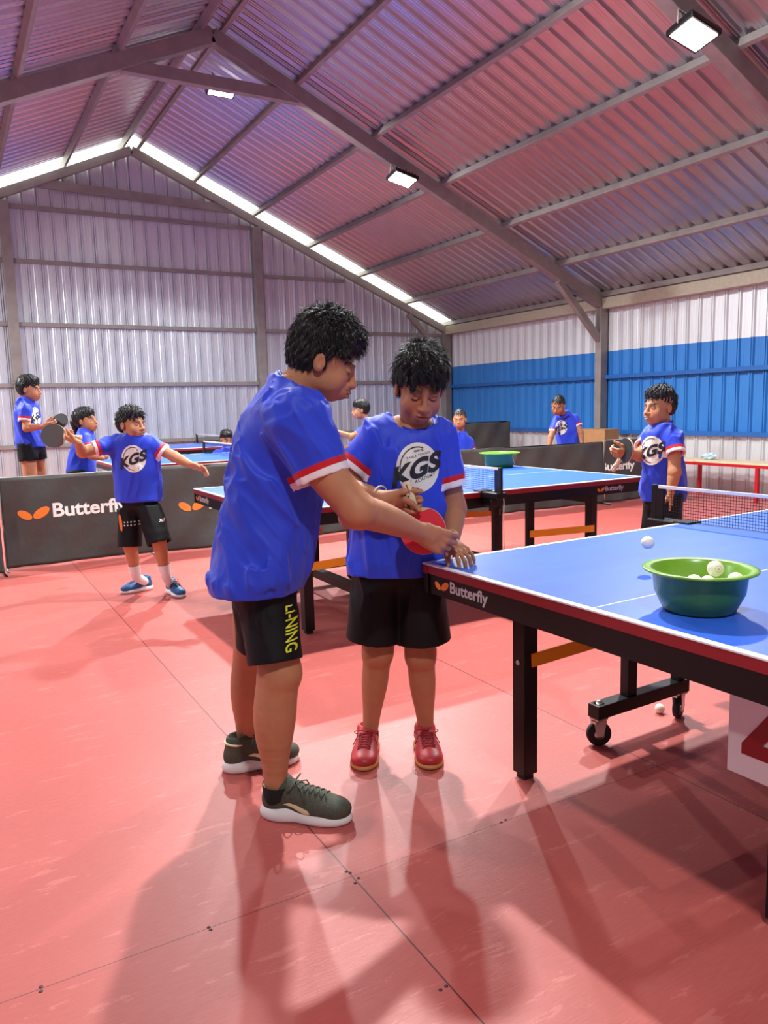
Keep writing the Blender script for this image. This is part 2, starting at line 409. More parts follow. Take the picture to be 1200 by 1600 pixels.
# ------------------------------------------------------------------ table tennis tables
TL, TW, TH = 2.74, 1.525, .76
def top_mat():
    m, nt, b = node_mat('blue_table_top'); co = coords(nt); x, y, z = sep(nt, co)
    ex = mth(nt, 'GREATER_THAN', mth(nt, 'ABSOLUTE', x), TL/2-.02); ey = mth(nt, 'GREATER_THAN', mth(nt, 'ABSOLUTE', y), TW/2-.02)
    cl = mth(nt, 'LESS_THAN', mth(nt, 'ABSOLUTE', y), .0022)
    w = mth(nt, 'MAXIMUM', mth(nt, 'MAXIMUM', ex, ey), cl)
    n = noise(nt, vscale(nt, co, (1, 4, 1)), 3, 6, rough=.65)
    c = mixc(nt, n, srgb(36, 84, 196), srgb(54, 108, 220))
    c = mixc(nt, w, c, srgb(240, 242, 245)); nt.links.new(c, b.inputs['Base Color'])
    b.inputs['Roughness'].default_value = .42
    return m
m_top = top_mat()
def net_mat():
    m = bpy.data.materials.new('net_cord_mesh'); m.use_nodes = True; nt = m.node_tree; b = nt.nodes['Principled BSDF']
    b.inputs['Base Color'].default_value = srgb(26, 28, 38); b.inputs['Roughness'].default_value = .8
    co = coords(nt); x, y, z = sep(nt, co)
    def g(c): return mth(nt, 'LESS_THAN', mth(nt, 'FRACT', mth(nt, 'DIVIDE', c, .0125)), .17)
    fac = mth(nt, 'MAXIMUM', g(y), g(z)); tr = nt.nodes.new('ShaderNodeBsdfTransparent'); mx = nt.nodes.new('ShaderNodeMixShader')
    nt.links.new(fac, mx.inputs[0]); nt.links.new(tr.outputs[0], mx.inputs[1]); nt.links.new(b.outputs[0], mx.inputs[2])
    nt.links.new(mx.outputs[0], nt.nodes['Material Output'].inputs['Surface']); return m
m_net = net_mat()
m_logo_grey = mat('pale_grey_print', srgb(205, 205, 205), .5)
def caster(name, parent, x, y, tilt):
    b_ = MB(); R_ = .047
    ax = Vector((math.sin(tilt), math.cos(tilt), 0)); c = Vector((x, y, R_))
    b_.lathe([(.0, -.013), (R_*.7, -.013), (R_*.96, -.011), (R_, -.006), (R_, .006), (R_*.96, .011), (R_*.7, .013), (.0, .013)], c, ax, 28)
    w = b_.build(name, m_blackrub, parent)
    b_ = MB(); b_.lathe([(.0, -.016), (R_*.42, -.016), (R_*.45, 0), (R_*.42, .016), (.0, .016)], c, ax, 20); b_.build('wheel_hub', m_chrome, w)
    b_ = MB(); fw = Vector((-ax.y, ax.x, 0))
    for s_ in (-1, 1):
        o_ = ax*(.019*s_); b_.add([c+o_-fw*.012-Vector((0, 0, .008)), c+o_+fw*.012-Vector((0, 0, .008)), c+o_+fw*.026+Vector((0, 0, R_*1.25)), c+o_-fw*.026+Vector((0, 0, R_*1.25))], [(0, 1, 2, 3)])
    b_.box((-.026, -.022, R_*2.2), (.026, .022, R_*2.2+.006), M=Matrix.Translation((x, y, 0)))
    b_.box((-.03, -.014, R_*1.95), (-.012, .014, R_*2.15), M=Matrix.Translation((x, y, 0)))
    b_.build('wheel_fork', m_chrome, w)
def make_table(label, cx, cy, rz, detail=2, apron=.07, logos=()):
    t = thing('table_tennis_table', label, 'table', (cx, cy, 0), rz)
    for sg in (-1, 1):
        x0, x1 = (0.003, TL/2) if sg > 0 else (-TL/2, -.003)
        b_ = MB(); b_.box((x0, -TW/2, TH-.006), (x1, TW/2, TH), bev=.0015); b_.build('tabletop', m_top, t)
        b_ = MB(); e = .002
        # red edge band under the playing surface
        b_.box((x0, -TW/2+e, TH-.034), (x1, -TW/2+.03, TH-.006)); b_.box((x0, TW/2-.03, TH-.034), (x1, TW/2-e, TH-.006))
        xo = sg*(TL/2-e); b_.box((min(xo, xo-sg*.03), -TW/2+.03, TH-.034), (max(xo, xo-sg*.03), TW/2-.03, TH-.006)); b_.box((min(x0, x1)+.03, -TW/2+.03, TH-.02), (max(x0, x1)-.03, TW/2-.03, TH-.006))
        b_.build('edge_band', m_redrim, t)
        b_ = MB(); z0 = TH-.034-apron; e = .006
        b_.box((x0, -TW/2+e, z0), (x1, -TW/2+.035, TH-.034)); b_.box((x0, TW/2-.035, z0), (x1, TW/2-e, TH-.034))
        xo = sg*(TL/2-e); b_.box((min(xo, xo-sg*.03), -TW/2+.035, z0), (max(xo, xo-sg*.03), TW/2-.035, TH-.034))
        if detail: b_.box((sg*.03-.02, -TW/2+.035, z0), (sg*.03+.02, TW/2-.035, TH-.034))
        b_.build('apron', m_black, t)
        lx = sg*(TL/2-.262); zb = TH-.034-apron-.085
        ys = (-.40, .535) if (sg < 0 and detail == 2) else (-.535, .535)
        for y in ys:
            b_ = MB(); b_.box((lx-.03, y-.03, .02), (lx+.03, y+.03, TH-.034), bev=.003); b_.box((lx-.02, y-.02, 0), (lx+.02, y+.02, .03), mi=1)
            if detail:
                if y > -.39: b_.lathe([(0, 0), (.009, 0), (.009, .004), (0, .004)], (lx-sg*(-.03) if sg > 0 else lx-.03, y, .42), (sg, 0, 0), 10, mi=2)
            b_.build('leg', [m_black, m_blackrub, m_chrome], t)
        b_ = MB(); b_.box((lx-.022, min(ys), zb), (lx+.022, max(ys), zb+.085)); b_.build('cross_rail', m_black, t)
        if detail:
            for y in ys:
                zz = .43 if detail == 2 else .395
                b_ = MB(); b_.beam((lx-sg*.0, y-.033, zz), (sg*.52, y-.033, zz+.02), .006, .048, bev=.001); b_.build('brace', m_yellow, t)
            # wheel carriage
            for y in (-.53, .57):
                xa_, xb_ = (-.74, -.22) if sg < 0 else (.22, .74)
                b_ = MB(); b_.box((xa_, y-.028, .112), (xb_, y+.028, .165), bev=.003)
                xm = sg*.55; b_.box((xm-.025, y-.02, .165), (xm+.025, y+.02, TH-.09), bev=.002)
                xm = sg*.26; b_.box((xm-.02, y-.02, .165), (xm+.02, y+.02, TH-.09), bev=.002)
                wc = b_.build('wheel_frame', m_black, t)
                for xx, ti in ((xa_+.03, .5), (xb_-.03, -.35)):
                    caster('wheel', t, xx, y, ti)
                    b_ = MB(); b_.lathe([(0, .178), (.012, .178), (.013, .165), (.02, .165)], (xx, y, 0), n=8); b_.build('bolt', m_chrome, wc)
    zt = TH-.034-apron*.5
    for kind, pos, wd in logos:
        (wv, wf), (tv, tf) = logo_butterfly(wd); h = -.06*wd
        if kind == 'left_end': Mx = frame((-TL/2+.005, pos, zt+h), (0, -1, 0), (0, 0, 1))
        elif kind == 'near_side': Mx = frame((pos, -TW/2+.005, zt+h), (1, 0, 0), (0, 0, 1))
        mesh_obj('logo_wings', [Mx @ p for p in wv], wf, m_orange, t); mesh_obj('logo_lettering', [Mx @ p for p in tv], tf, m_logo_grey, t)
    return t
def make_net(label, cx, cy, rz, cord=False):
    t = thing('table_tennis_net', label, 'net', (cx, cy, 0), rz)
    W = TW/2+.1525; z0, z1 = TH+.004, TH+.1525
    mesh_obj('net_mesh', [(0, -W+.03, z0), (0, W-.03, z0), (0, W-.03, z1-.012), (0, -W+.03, z1-.012)], [(0, 1, 2, 3)], m_net, t)
    b_ = MB(); b_.box((-.004, -W+.02, z1-.014), (.004, W-.02, z1), bev=.001); b_.build('top_tape', m_white, t)
    b_ = MB(); b_.tube([(0, -W+.02, z0), (0, W-.02, z0)], .0015, 6); b_.build('bottom_cord', m_blackrub, t)
    for s_ in (-1, 1):
        b_ = MB(); b_.box((-.008, s_*W-.014, TH-.03), (.008, s_*W+.014, z1+.002), bev=.003)
        b_.box((-.007, s_*(W-.03)-.02, z0), (.007, s_*(W-.03)+.02, z1-.014)); b_.build('net_post', m_black, t)
        b_ = MB(); a, c = sorted((s_*(TW/2-.05), s_*(W+.012)))
        pr = [(-.04, TH+.010), (.04, TH+.010), (.04, TH+.002), (.03, TH-.06), (-.03, TH-.06), (-.04, TH+.002)]
        e0 = s_*(TW/2+.004); a2, c2 = sorted((e0, s_*(W+.012)))
        b_.box((-.04, a2, TH-.035), (.04, c2, TH+.004), bev=.006)
        b_.box((-.028, min(s_*(TW/2+.004), s_*(TW/2+.10)), TH-.085), (.028, max(s_*(TW/2+.004), s_*(TW/2+.10)), TH-.035), bev=.01)
        a3, c3 = sorted((s_*(TW/2-.06), s_*(TW/2+.02))); b_.box((-.045, a3, TH+.001), (.045, c3, TH+.008), bev=.002)
        b_.tube([(0, s_*(TW/2+.05), TH-.08), (0, s_*(TW/2+.05), TH-.115)], .007, 8); b_.build('clamp', m_black, t)
    if cord:
        b_ = MB(); pts = [(.012, -W-.006, TH+.0), (.016, -W-.012, TH-.05), (.013, -W-.010, TH-.18), (.018, -W-.012, TH-.34)]
        b_.tube(pts, .003, 6)
        for k in range(9):
            a = rnd.uniform(-.016, .016); b_.tube([(.018, -W-.012, TH-.33), (.018+a*.6, -W-.012+a*.3, TH-.40), (.018+a, -W-.012+rnd.uniform(-.01, .01), TH-.46)], .0016, 4)
        b_.build('adjusting_cord', m_white, t)
    return t
A1 = .0302; c1, s1 = math.cos(A1), math.sin(A1)
T1 = (1.383+1.37*c1+.7625*s1, 2.189+1.37*s1-.7625*c1)
make_table('blue table tennis table in the right foreground, with the basin of balls on it', T1[0], T1[1], A1, 2, .068, (('left_end', .70, .285), ('near_side', .9, .28)))
make_net('table tennis net across the foreground table at the right edge', T1[0], T1[1], A1)
T2 = (1.47+1.37, 5.286-.7625)
T2O = make_table('blue table tennis table in the second row behind the man and boy', T2[0], T2[1], 0, 1, .065, (('left_end', .73, .30), ('near_side', .94, .25)))
for xx in (.62, -.62): b_ = MB(); b_.box((xx-.03, -.62, .10), (xx+.03, .64, .16)); b_.build('floor_bar', m_black, T2O)
make_net('table tennis net with a white frayed cord, on the second-row table', T2[0], T2[1], 0, True)
def t3spot(u, v, z=TH): p = back_plane(u, v, 2, z); return p
make_table('blue table tennis table directly behind the left banner barrier', 2.86, 10.37-2.35+.7625, 0, 1, .05)
make_net('table tennis net behind the girl, on the table past the left banner', 2.86, 8.78, 0)
make_table('far blue table tennis table near the ribbed end wall', 2.9+1.37-.6, 11.9, 0, 1, .05)
make_net('table tennis net on the far table near the ribbed end wall', 3.67, 11.9, 0)

# number card on the foreground table
lx = -TL/2+.262-.033
def t1w(x, y, z): return Vector((T1[0]+x*c1-y*s1, T1[1]+x*s1+y*c1, z))
yc = -.245
card = tag(MB().build('number_card', mat('white_card', srgb(232, 226, 226), .5)), 'white card printed with a red 4, hanging under the foreground table', 'sign')
b_ = MB(); b_.box((-.003, -.125, 0), (.0, .125, .205)); me_ = b_.build('tmp', MATS['white_card']); card.data = me_.data; bpy.data.objects.remove(me_)
card.matrix_world = Matrix.Translation(t1w(lx-.002, -.385, .365)) @ Matrix.Rotation(A1, 4, 'Z')
four = [(0, .045), (0, .06), (.055, .15), (.115, .15), (.115, .07), (.14, .07), (.14, .035), (.115, .035), (.115, 0), (.068, 0), (.068, .035), (0, .035)]
hole = [(.044, .07), (.068, .07), (.068, .108)]
b_ = bmesh.new()
def poly(pts, z=0): return [b_.verts.new((-.0045, -(p[0]-.07)*1.25+.0, p[1]*1.08+.02)) for p in pts]
for q in ([(0, .035), (.068, .035), (.068, .07), (.044, .07), (0, .06)], [(0, .06), (.044, .07), (.068, .108), (.068, .15), (.055, .15)], [(.068, .07), (.068, .0), (.115, 0), (.115, .15), (.068, .15), (.068, .108)], [(.115, .035), (.14, .035), (.14, .07), (.115, .07)]):
    b_.faces.new(poly(q))
me = bpy.data.meshes.new('number_print'); b_.to_mesh(me); b_.free(); me.materials.append(mat('dark_red_print', srgb(140, 12, 24), .5))
np_ = link(bpy.data.objects.new('number_print', me), card)

# basins and balls
def basin_mat(name, inner, outer):
    return [mat(name+'_outside', outer, .28, noise=.05), mat(name+'_inside', inner, .3)]
m_bas = [mat('green_plastic', srgb(58, 112, 56), .25, spec=.6), mat('light_green_plastic', srgb(112, 160, 44), .3)]
def basin(label, x, y, z, r, h):
    t = thing('plastic_basin', label, 'basin', (x, y, z))
    b_ = MB(); rb = r*.70
    prof = [(0.0001, .0), (rb-.01, .0), (rb, .006), (rb+(r-rb)*.55, h*.45), (r-.012, h*.86), (r-.008, h*.9)]
    b_.lathe(prof, (0, 0, 0), n=64, mi=0)
    b_.lathe([(r-.008, h*.9), (r+.004, h*.93), (r+.012, h*.955), (r+.013, h*.99), (r+.004, h), (r-.008, h*.985)], (0, 0, 0), n=64, mi=1)
    b_.lathe([(r-.008, h*.985), (r-.016, h*.9), (rb+(r-rb)*.55-.004, h*.45), (rb-.004, .01), (.0001, .006)], (0, 0, 0), n=64, mi=1)
    b_.build('bowl', m_bas, t)
    return t
BX, BY = t1w(0, 0, 0)[0], 0
bp1 = back_plane(1094, 936, 2, TH+.03)
pb = Vector((1.60, 1.225, 0)); 
basin('green plastic basin holding white balls, on the foreground table', 1.627, 1.264, TH, .126, .110)
m_ball = mat('white_ball', srgb(246, 240, 222), .45, sss=.2)
m_pink = mat('pink_print', srgb(214, 130, 120), .5)
def ball(label, p, group=None, stamp=False, name='table_tennis_ball'):
    t = thing(name, label, 'ball', p, 0, group)
    b_ = MB(); b_.ball((0, 0, 0), .02, nu=28, nv=18); b_.build('shell', m_ball, t)
    if stamp:
        # ring stamp facing the viewer
        d = (CO-Vector(p)).normalized(); Mx = frame((0, 0, 0), CR, CU)
        v = []; f = []
        for rr in (.0075, .0084):
            for k in range(24):
                a = 2*math.pi*k/24; q = Mx.to_3x3() @ Vector((rr*math.cos(a), rr*math.sin(a), math.sqrt(.0202**2-rr*rr))); v.append(q)
        for k in range(24): f.append((k, (k+1) % 24, 24+(k+1) % 24, 24+k))
        n = len(v)
        for (ax_, ay_) in ((-.003, -.003), (.0, -.003), (-.003, .0), (.0, .001)):
            for (dx, dy) in ((0, 0), (.0024, 0), (.0024, .0018), (0, .0018)):
                v.append(Mx.to_3x3() @ Vector((ax_+dx, ay_+dy, .0202)))
            f.append((n, n+1, n+2, n+3)); n += 4
        mesh_obj('stamp', v, f, m_pink, t)
    return t
bc = Vector((1.627, 1.264, TH))
lay = [((-.062, .055), .066, 'white ball in the basin, leftmost of the row'), ((-.045, -.0), .072, 'white ball in the basin, second from the left'),
       ((.01, -.035), .068, 'white ball in the basin, left of the stamped one'), ((.045, -.07), .062, 'white ball in the basin, half hidden in front under the stamped one'),
       ((.095, -.065), .070, 'white ball in the basin, rightmost')]
# lay in camera-aligned ground frame: right / away
gr = Vector((CR.x, CR.y, 0)).normalized(); ga = Vector((-gr.y, gr.x, 0))
def bb(rt, aw, z): return bc+gr*rt+ga*aw+Vector((0, 0, z))
ball('white ball in the basin, leftmost of the row', bb(-.052, .005, .068), 'balls in the basin')
ball('white ball in the basin, second from the left', bb(-.018, -.012, .074), 'balls in the basin')
ball('white ball in the basin, touching the lower left of the stamped ball', bb(.018, -.010, .070), 'balls in the basin')
ball('ball with a round pink stamp, topmost in the basin', bb(.040, .002, .105), 'balls in the basin', True)
ball('white ball in the basin, low in front of the stamped one', bb(.052, -.026, .062), 'balls in the basin')
ball('white ball in the basin, rightmost of the row', bb(.092, .0, .074), 'balls in the basin')
for q in ((-.085, .03, .03), (-.045, .045, .035), (.0, .04, .035), (.045, .05, .035), (.075, .03, .036), (-.07, -.035, .034), (-.03, -.05, .030), (.06, -.055, .03), (.015, -.06, .03), (-.09, -.0, .06), (.03, .0, .04), (-.02, 0, .034), (.075, -.02, .04)):
    ball('white ball low inside the foreground basin, under the others', bb(q[0]*.72, q[1]*.8, q[2]), 'balls hidden low in the basin')
p = back_plane(1031, 1107, 2, .02); ball('white ball lying on the red floor beside the table wheels', p)
ball('white ball in mid-air above the foreground table', back(1012, 848, 2.42))
ball('white ball in mid-air behind the swinging boy\'s head', back(181, 661, 6.55))
basin('green plastic basin on the second-row table', 4.02, 5.12, TH, .16, .125)
basin('light green basin on the far table behind the swinging boy', 2.75, 12.2, TH, .17, .12)

# ------------------------------------------------------------------ banner barriers
def cloth_banner_mat():
    m, nt, b = node_mat('black_banner_cloth'); co = coords(nt)
    n = noise(nt, co, 3, 6, rough=.6); c = mixc(nt, n, srgb(52, 52, 51), srgb(78, 78, 74)); nt.links.new(c, b.inputs['Base Color']); b.inputs['Roughness'].default_value = .55
    bp = nt.nodes.new('ShaderNodeBump'); bp.inputs['Strength'].default_value = .35; bp.inputs['Distance'].default_value = .03
    nt.links.new(noise(nt, co, 6, 3), bp.inputs['Height']); nt.links.new(bp.outputs['Normal'], b.inputs['Normal']); return m
m_ban = cloth_banner_mat()
def barrier(label, a, b, h=.78, logo=None, seed=1, print_m=None):
    a = Vector(a+(0,)) if len(a) == 2 else Vector(a); b = Vector(b+(0,)); d = b-a; L = d.length; ang = math.atan2(d.y, d.x)
    t = thing('banner_barrier', label, 'barrier', a, ang)
    r2 = random.Random(seed); ph = [r2.uniform(0, 6) for _ in range(6)]
    NX, NZ = 90, 26; v = []; f = []
    def off(x, z): return .012*math.sin(9*x+ph[0]+3*z)+.008*math.sin(17*x-11*z+ph[1])+.012*math.sin(5*x+8*z+ph[2])*(1-z/h)+.03*(z/h-.5)
    for sd in (0, 1):
        for i in range(NX+1):
            for j in range(NZ+1):
                x = L*i/NX; z = .02+(h-.02)*j/NZ-.008*math.sin(math.pi*x/L)*(j/NZ); v.append((x, off(x, z)+sd*.014, z))
    S = (NX+1)*(NZ+1)
    for i in range(NX):
        for j in range(NZ):
            q = i*(NZ+1)+j; f.append((q, q+NZ+1, q+NZ+2, q+1)); f.append((S+q, S+q+1, S+q+NZ+2, S+q+NZ+1))
    for j in range(NZ):
        q = j; f.append((q, q+1, S+q+1, S+q)); q = NX*(NZ+1)+j; f.append((q, S+q, S+q+1, q+1))
    for i in range(NX):
        q = i*(NZ+1)+NZ; f.append((q, q+NZ+1, S+q+NZ+1, S+q)); q = i*(NZ+1); f.append((q, S+q, S+q+NZ+1, q+NZ+1))
    me = mesh_obj('banner_cloth', v, f, m_ban, t, True)
    b_ = MB(); b_.tube([(0, .02+off(0, h), h-.005), (L, .02+off(L, h), h-.005)], .008, 8); b_.tube([(0, .03, h), (0, .03, .02)], .008, 8); b_.tube([(L, .03, h), (L, .03, .02)], .008, 8)
    for x in (0, L): b_.tube([(x, -.12, .008), (x, .16, .008)], .008, 8)
    b_.build('barrier_frame', m_steel if seed % 2 else m_black, t)
    if logo:
        x0, z0, wd = logo; bv = BVHTree.FromPolygons([Vector(p) for p in v], f)
        (wv, wf), (tv, tf) = logo_butterfly(wd); Mx = frame((x0, -.1, z0), (1, 0, 0), (0, 0, 1))
        for nm, V, Fc, mm in (('logo_wings', wv, wf, m_orange), ('logo_lettering', tv, tf, print_m or m_white)):
            V2, F2 = project_geom(V, Fc, Mx, bv, .003, .03); o = mesh_obj(nm, V2, F2, mm, t); clean_mesh(o)
    return t
barrier('black banner barrier at the left edge with an orange and white logo', (.36, 7.10), (1.57, 7.12), .78, (.10, .40, .92), 1)
barrier('black banner barrier end piece at the far left edge', (-1.3, 6.75), (.325, 6.93), .60, None, 4)
barrier('black banner barrier behind the second-row table, logo half hidden by the man', (1.63, 7.06), (3.0, 6.98), .80, (.17, .36, .95), 3)
barrier('black banner barrier right of the boy with its logo cut by the table', (3.05, 7.0), (4.85, 7.1), .78, None, 5)
barrier('grey-black banner barrier behind the green basin table', (4.9, 7.06), (7.12, 6.98), .78, None, 6)
barrier('black banner barrier beside the boy at the right, with white lettering', (7.16, 7.0), (8.2, 6.95), .80, (-.30, .40, .80), 7)
barrier('plain tall black barrier by the blue wall behind the small boy', (7.6, 11.05), (8.85, 10.95), .97, None, 8)

# bench along the blue wall
t = thing('bench', 'long wooden bench with red steel legs along the blue wall', 'bench', (8.75, 0, 0))
b_ = MB()
for k in range(3): b_.box((-.16+.13*k, 3.4, .455), (-.04+.13*k, 8.3, .48), bev=.003)
b_.build('seat', mat('pale_pine', srgb(222, 200, 160), .5, noise=.12, nscale=8), t)
m_redsteel = mat('red_painted_steel', srgb(176, 20, 34), .4)
b_ = MB()
for x in (-.15, .2): b_.box((x-.015, 3.4, .42), (x+.015, 8.3, .455))
b_.build('frame', m_redsteel, t)
for y in (3.5, 4.7, 5.9, 7.0, 8.1):
    for x in (-.15, .2): b_ = MB(); b_.box((x-.02, y-.02, 0), (x+.02, y+.02, .42)); b_.build('leg', m_redsteel, t)
bp_ = thing('plastic_bag', 'crumpled pale blue plastic packet on the wooden bench', 'packet', (8.8, 6.75, .482))
b_ = MB(); r3 = random.Random(3); vv = []
for i in range(9):
    for k in range(12):
        th = math.pi*i/8; a = 2*math.pi*k/12; rr = 1+r3.uniform(-.25, .25)
        vv.append((.06*math.sin(th)*math.cos(a)*rr, .11*math.sin(th)*math.sin(a)*rr, .04-.04*math.cos(th)*rr if i else 0.0))
ff = [(i*12+k, i*12+(k+1) % 12, (i+1)*12+(k+1) % 12, (i+1)*12+k) for i in range(8) for k in range(12)]
b_.add(vv, ff); b_.build('packet_film', mat('pale_blue_film', srgb(190, 212, 226), .3), bp_)
# cardboard box by the column
t = thing('cardboard_box', 'open brown cardboard box beside the wall column behind the leaning boy', 'box', (8.75, 8.75, 0), .1)
mc = mat('cardboard', srgb(170, 128, 84), .8, noise=.1)
b_ = MB(); b_.box((-.17, -.3, 0), (.17, .3, .62)); b_.build('box_stack', mc, t)
b_ = MB(); b_.box((-.17, -.3, .623), (.17, .3, .86), bev=.004); b_.build('carton', mc, t)
# screw heads in the floor sheets
sm = MB()
for (u, v) in ((547, 1364), (560, 1372), (541, 1362), (555, 1380), (326, 1449), (329, 1453), (64, 1542), (64, 1549), (688, 1547), (697, 1541), (783, 1285), (790, 1281)):
    q = back_plane(u, v, 2, .0); sm.lathe([(0.0001, .0012), (.0045, .0010), (.005, 0.0)], (q.x, q.y, 0), n=10)
o = sm.build('floor_screws', mat('dark_screw', srgb(70, 34, 34), .5)); struct(o); o.name = 'trim_90'
# ------------------------------------------------------------------ signed-distance modelling kit for figures
FH = Vector((math.sin(YAW), math.cos(YAW), 0)); RH = Vector((math.cos(YAW), -math.sin(YAW), 0)); UP = Vector((0, 0, 1))
def J(u, v, w):
    """point seen at (u,v) on the upright plane standing w metres ahead"""
    d = CF + CR*((u-600)/F_PX) - CU*((v-800)/F_PX); return CO + d*(w/d.dot(FH))
def cv(r, u, f): return RH*r+UP*u+FH*f
def npv(p): return np.array([p[0], p[1], p[2]], dtype=np.float32)
def smin(a, b, k):
    if k <= 0: return np.minimum(a, b)
    h = np.clip(.5+.5*(b-a)/k, 0, 1); return b*(1-h)+a*h-k*h*(1-h)
class Prim:
    def __init__(s, fn, lo, hi, k=0.0, op='add'): s.fn = fn; s.lo = np.array(lo, float); s.hi = np.array(hi, float); s.k = k; s.op = op
def pc(a, b, ra, rb, k=.01, op='add'):
    a_ = npv(a); b_ = npv(b); ab = b_-a_; L2 = float(ab@ab)+1e-12
    def fn(X, Y, Z):
        px, py, pz = X-a_[0], Y-a_[1], Z-a_[2]; t = np.clip((px*ab[0]+py*ab[1]+pz*ab[2])/L2, 0, 1)
        return np.sqrt((px-t*ab[0])**2+(py-t*ab[1])**2+(pz-t*ab[2])**2)-(ra+(rb-ra)*t)
    r = max(ra, rb); return Prim(fn, np.minimum(a_, b_)-r, np.maximum(a_, b_)+r, k, op)
def pe(c, r, R=None, k=.01, op='add'):
    c_ = npv(c); r_ = np.array(r, np.float32); Rm = np.array(R.to_3x3() if R is not None else Matrix.Identity(3), np.float32)  # columns = axes
    def fn(X, Y, Z):
        px, py, pz = X-c_[0], Y-c_[1], Z-c_[2]
        q = [(px*Rm[0, i]+py*Rm[1, i]+pz*Rm[2, i]) for i in range(3)]
        k0 = np.sqrt(sum((q[i]/r_[i])**2 for i in range(3))); k1 = np.sqrt(sum((q[i]/r_[i]**2)**2 for i in range(3)))+1e-9
        return k0*(k0-1)/k1
    e = float(max(r)); return Prim(fn, c_-e, c_+e, k, op)
def pcut(a, b, sd, r0, r1, k=.01, op='add', ext0=0.0):
    """flat-ended elliptical cone from a to b; r0=(along sd, across) at a, r1 at b"""
    a_ = npv(a); b_ = npv(b); ax = b_-a_; L = float(np.linalg.norm(ax)); ax = ax/L; s1 = npv(sd); s1 = s1-ax*float(s1@ax); s1 /= np.linalg.norm(s1); s2 = np.cross(ax, s1)
    def fn(X, Y, Z):
        px, py, pz = X-a_[0], Y-a_[1], Z-a_[2]; t = (px*ax[0]+py*ax[1]+pz*ax[2])/L; tc = np.clip(t, 0, 1)
        ra = r0[0]+(r1[0]-r0[0])*tc; rb = r0[1]+(r1[1]-r0[1])*tc
        x = (px*s1[0]+py*s1[1]+pz*s1[2]); y = (px*s2[0]+py*s2[1]+pz*s2[2])
        d = (np.sqrt((x/ra)**2+(y/rb)**2)-1)*np.minimum(ra, rb)
        return np.maximum(np.maximum(d, (t-1)*L), -t*L-ext0)
    r = max(r0+r1)+ext0; P = Prim(fn, np.minimum(a_, b_)-r, np.maximum(a_, b_)+r, k, op); return P
def ploft(sl, k=.02, op='add', grow=0.0, n=2.25, zlo=None):
    """horizontal slices (z, cx, cy, a, b, ang): a along direction ang, b across"""
    sl = sorted(sl, key=lambda q: q[0]); A = np.array(sl, float); zz = np.linspace(A[0, 0], A[-1, 0], 160)
    # smooth interpolation
    T = [np.interp(zz, A[:, 0], A[:, i]) for i in range(1, 6)]
    ker = np.hanning(17); ker /= ker.sum(); T = [np.convolve(np.pad(q, 8, 'edge'), ker, 'valid') for q in T]
    z0, z1 = A[0, 0], A[-1, 0]
    def fn(X, Y, Z):
        cx, cy, a, b, an = [np.interp(Z, zz, q) for q in T]; a = a+grow; b = b+grow
        c, s_ = np.cos(an), np.sin(an); dx = X-cx; dy = Y-cy; x = np.abs(dx*c+dy*s_)/a; y = np.abs(-dx*s_+dy*c)/b
        d = ((x**n+y**n+1e-9)**(1/n)-1)*np.minimum(a, b)
        return np.maximum(np.maximum(d, z0-Z), Z-z1)
    r = max(A[:, 3].max(), A[:, 4].max())+grow; P = Prim(fn, [A[:, 1].min()-r, A[:, 2].min()-r, z0], [A[:, 1].max()+r, A[:, 2].max()+r, z1], k, op); return P
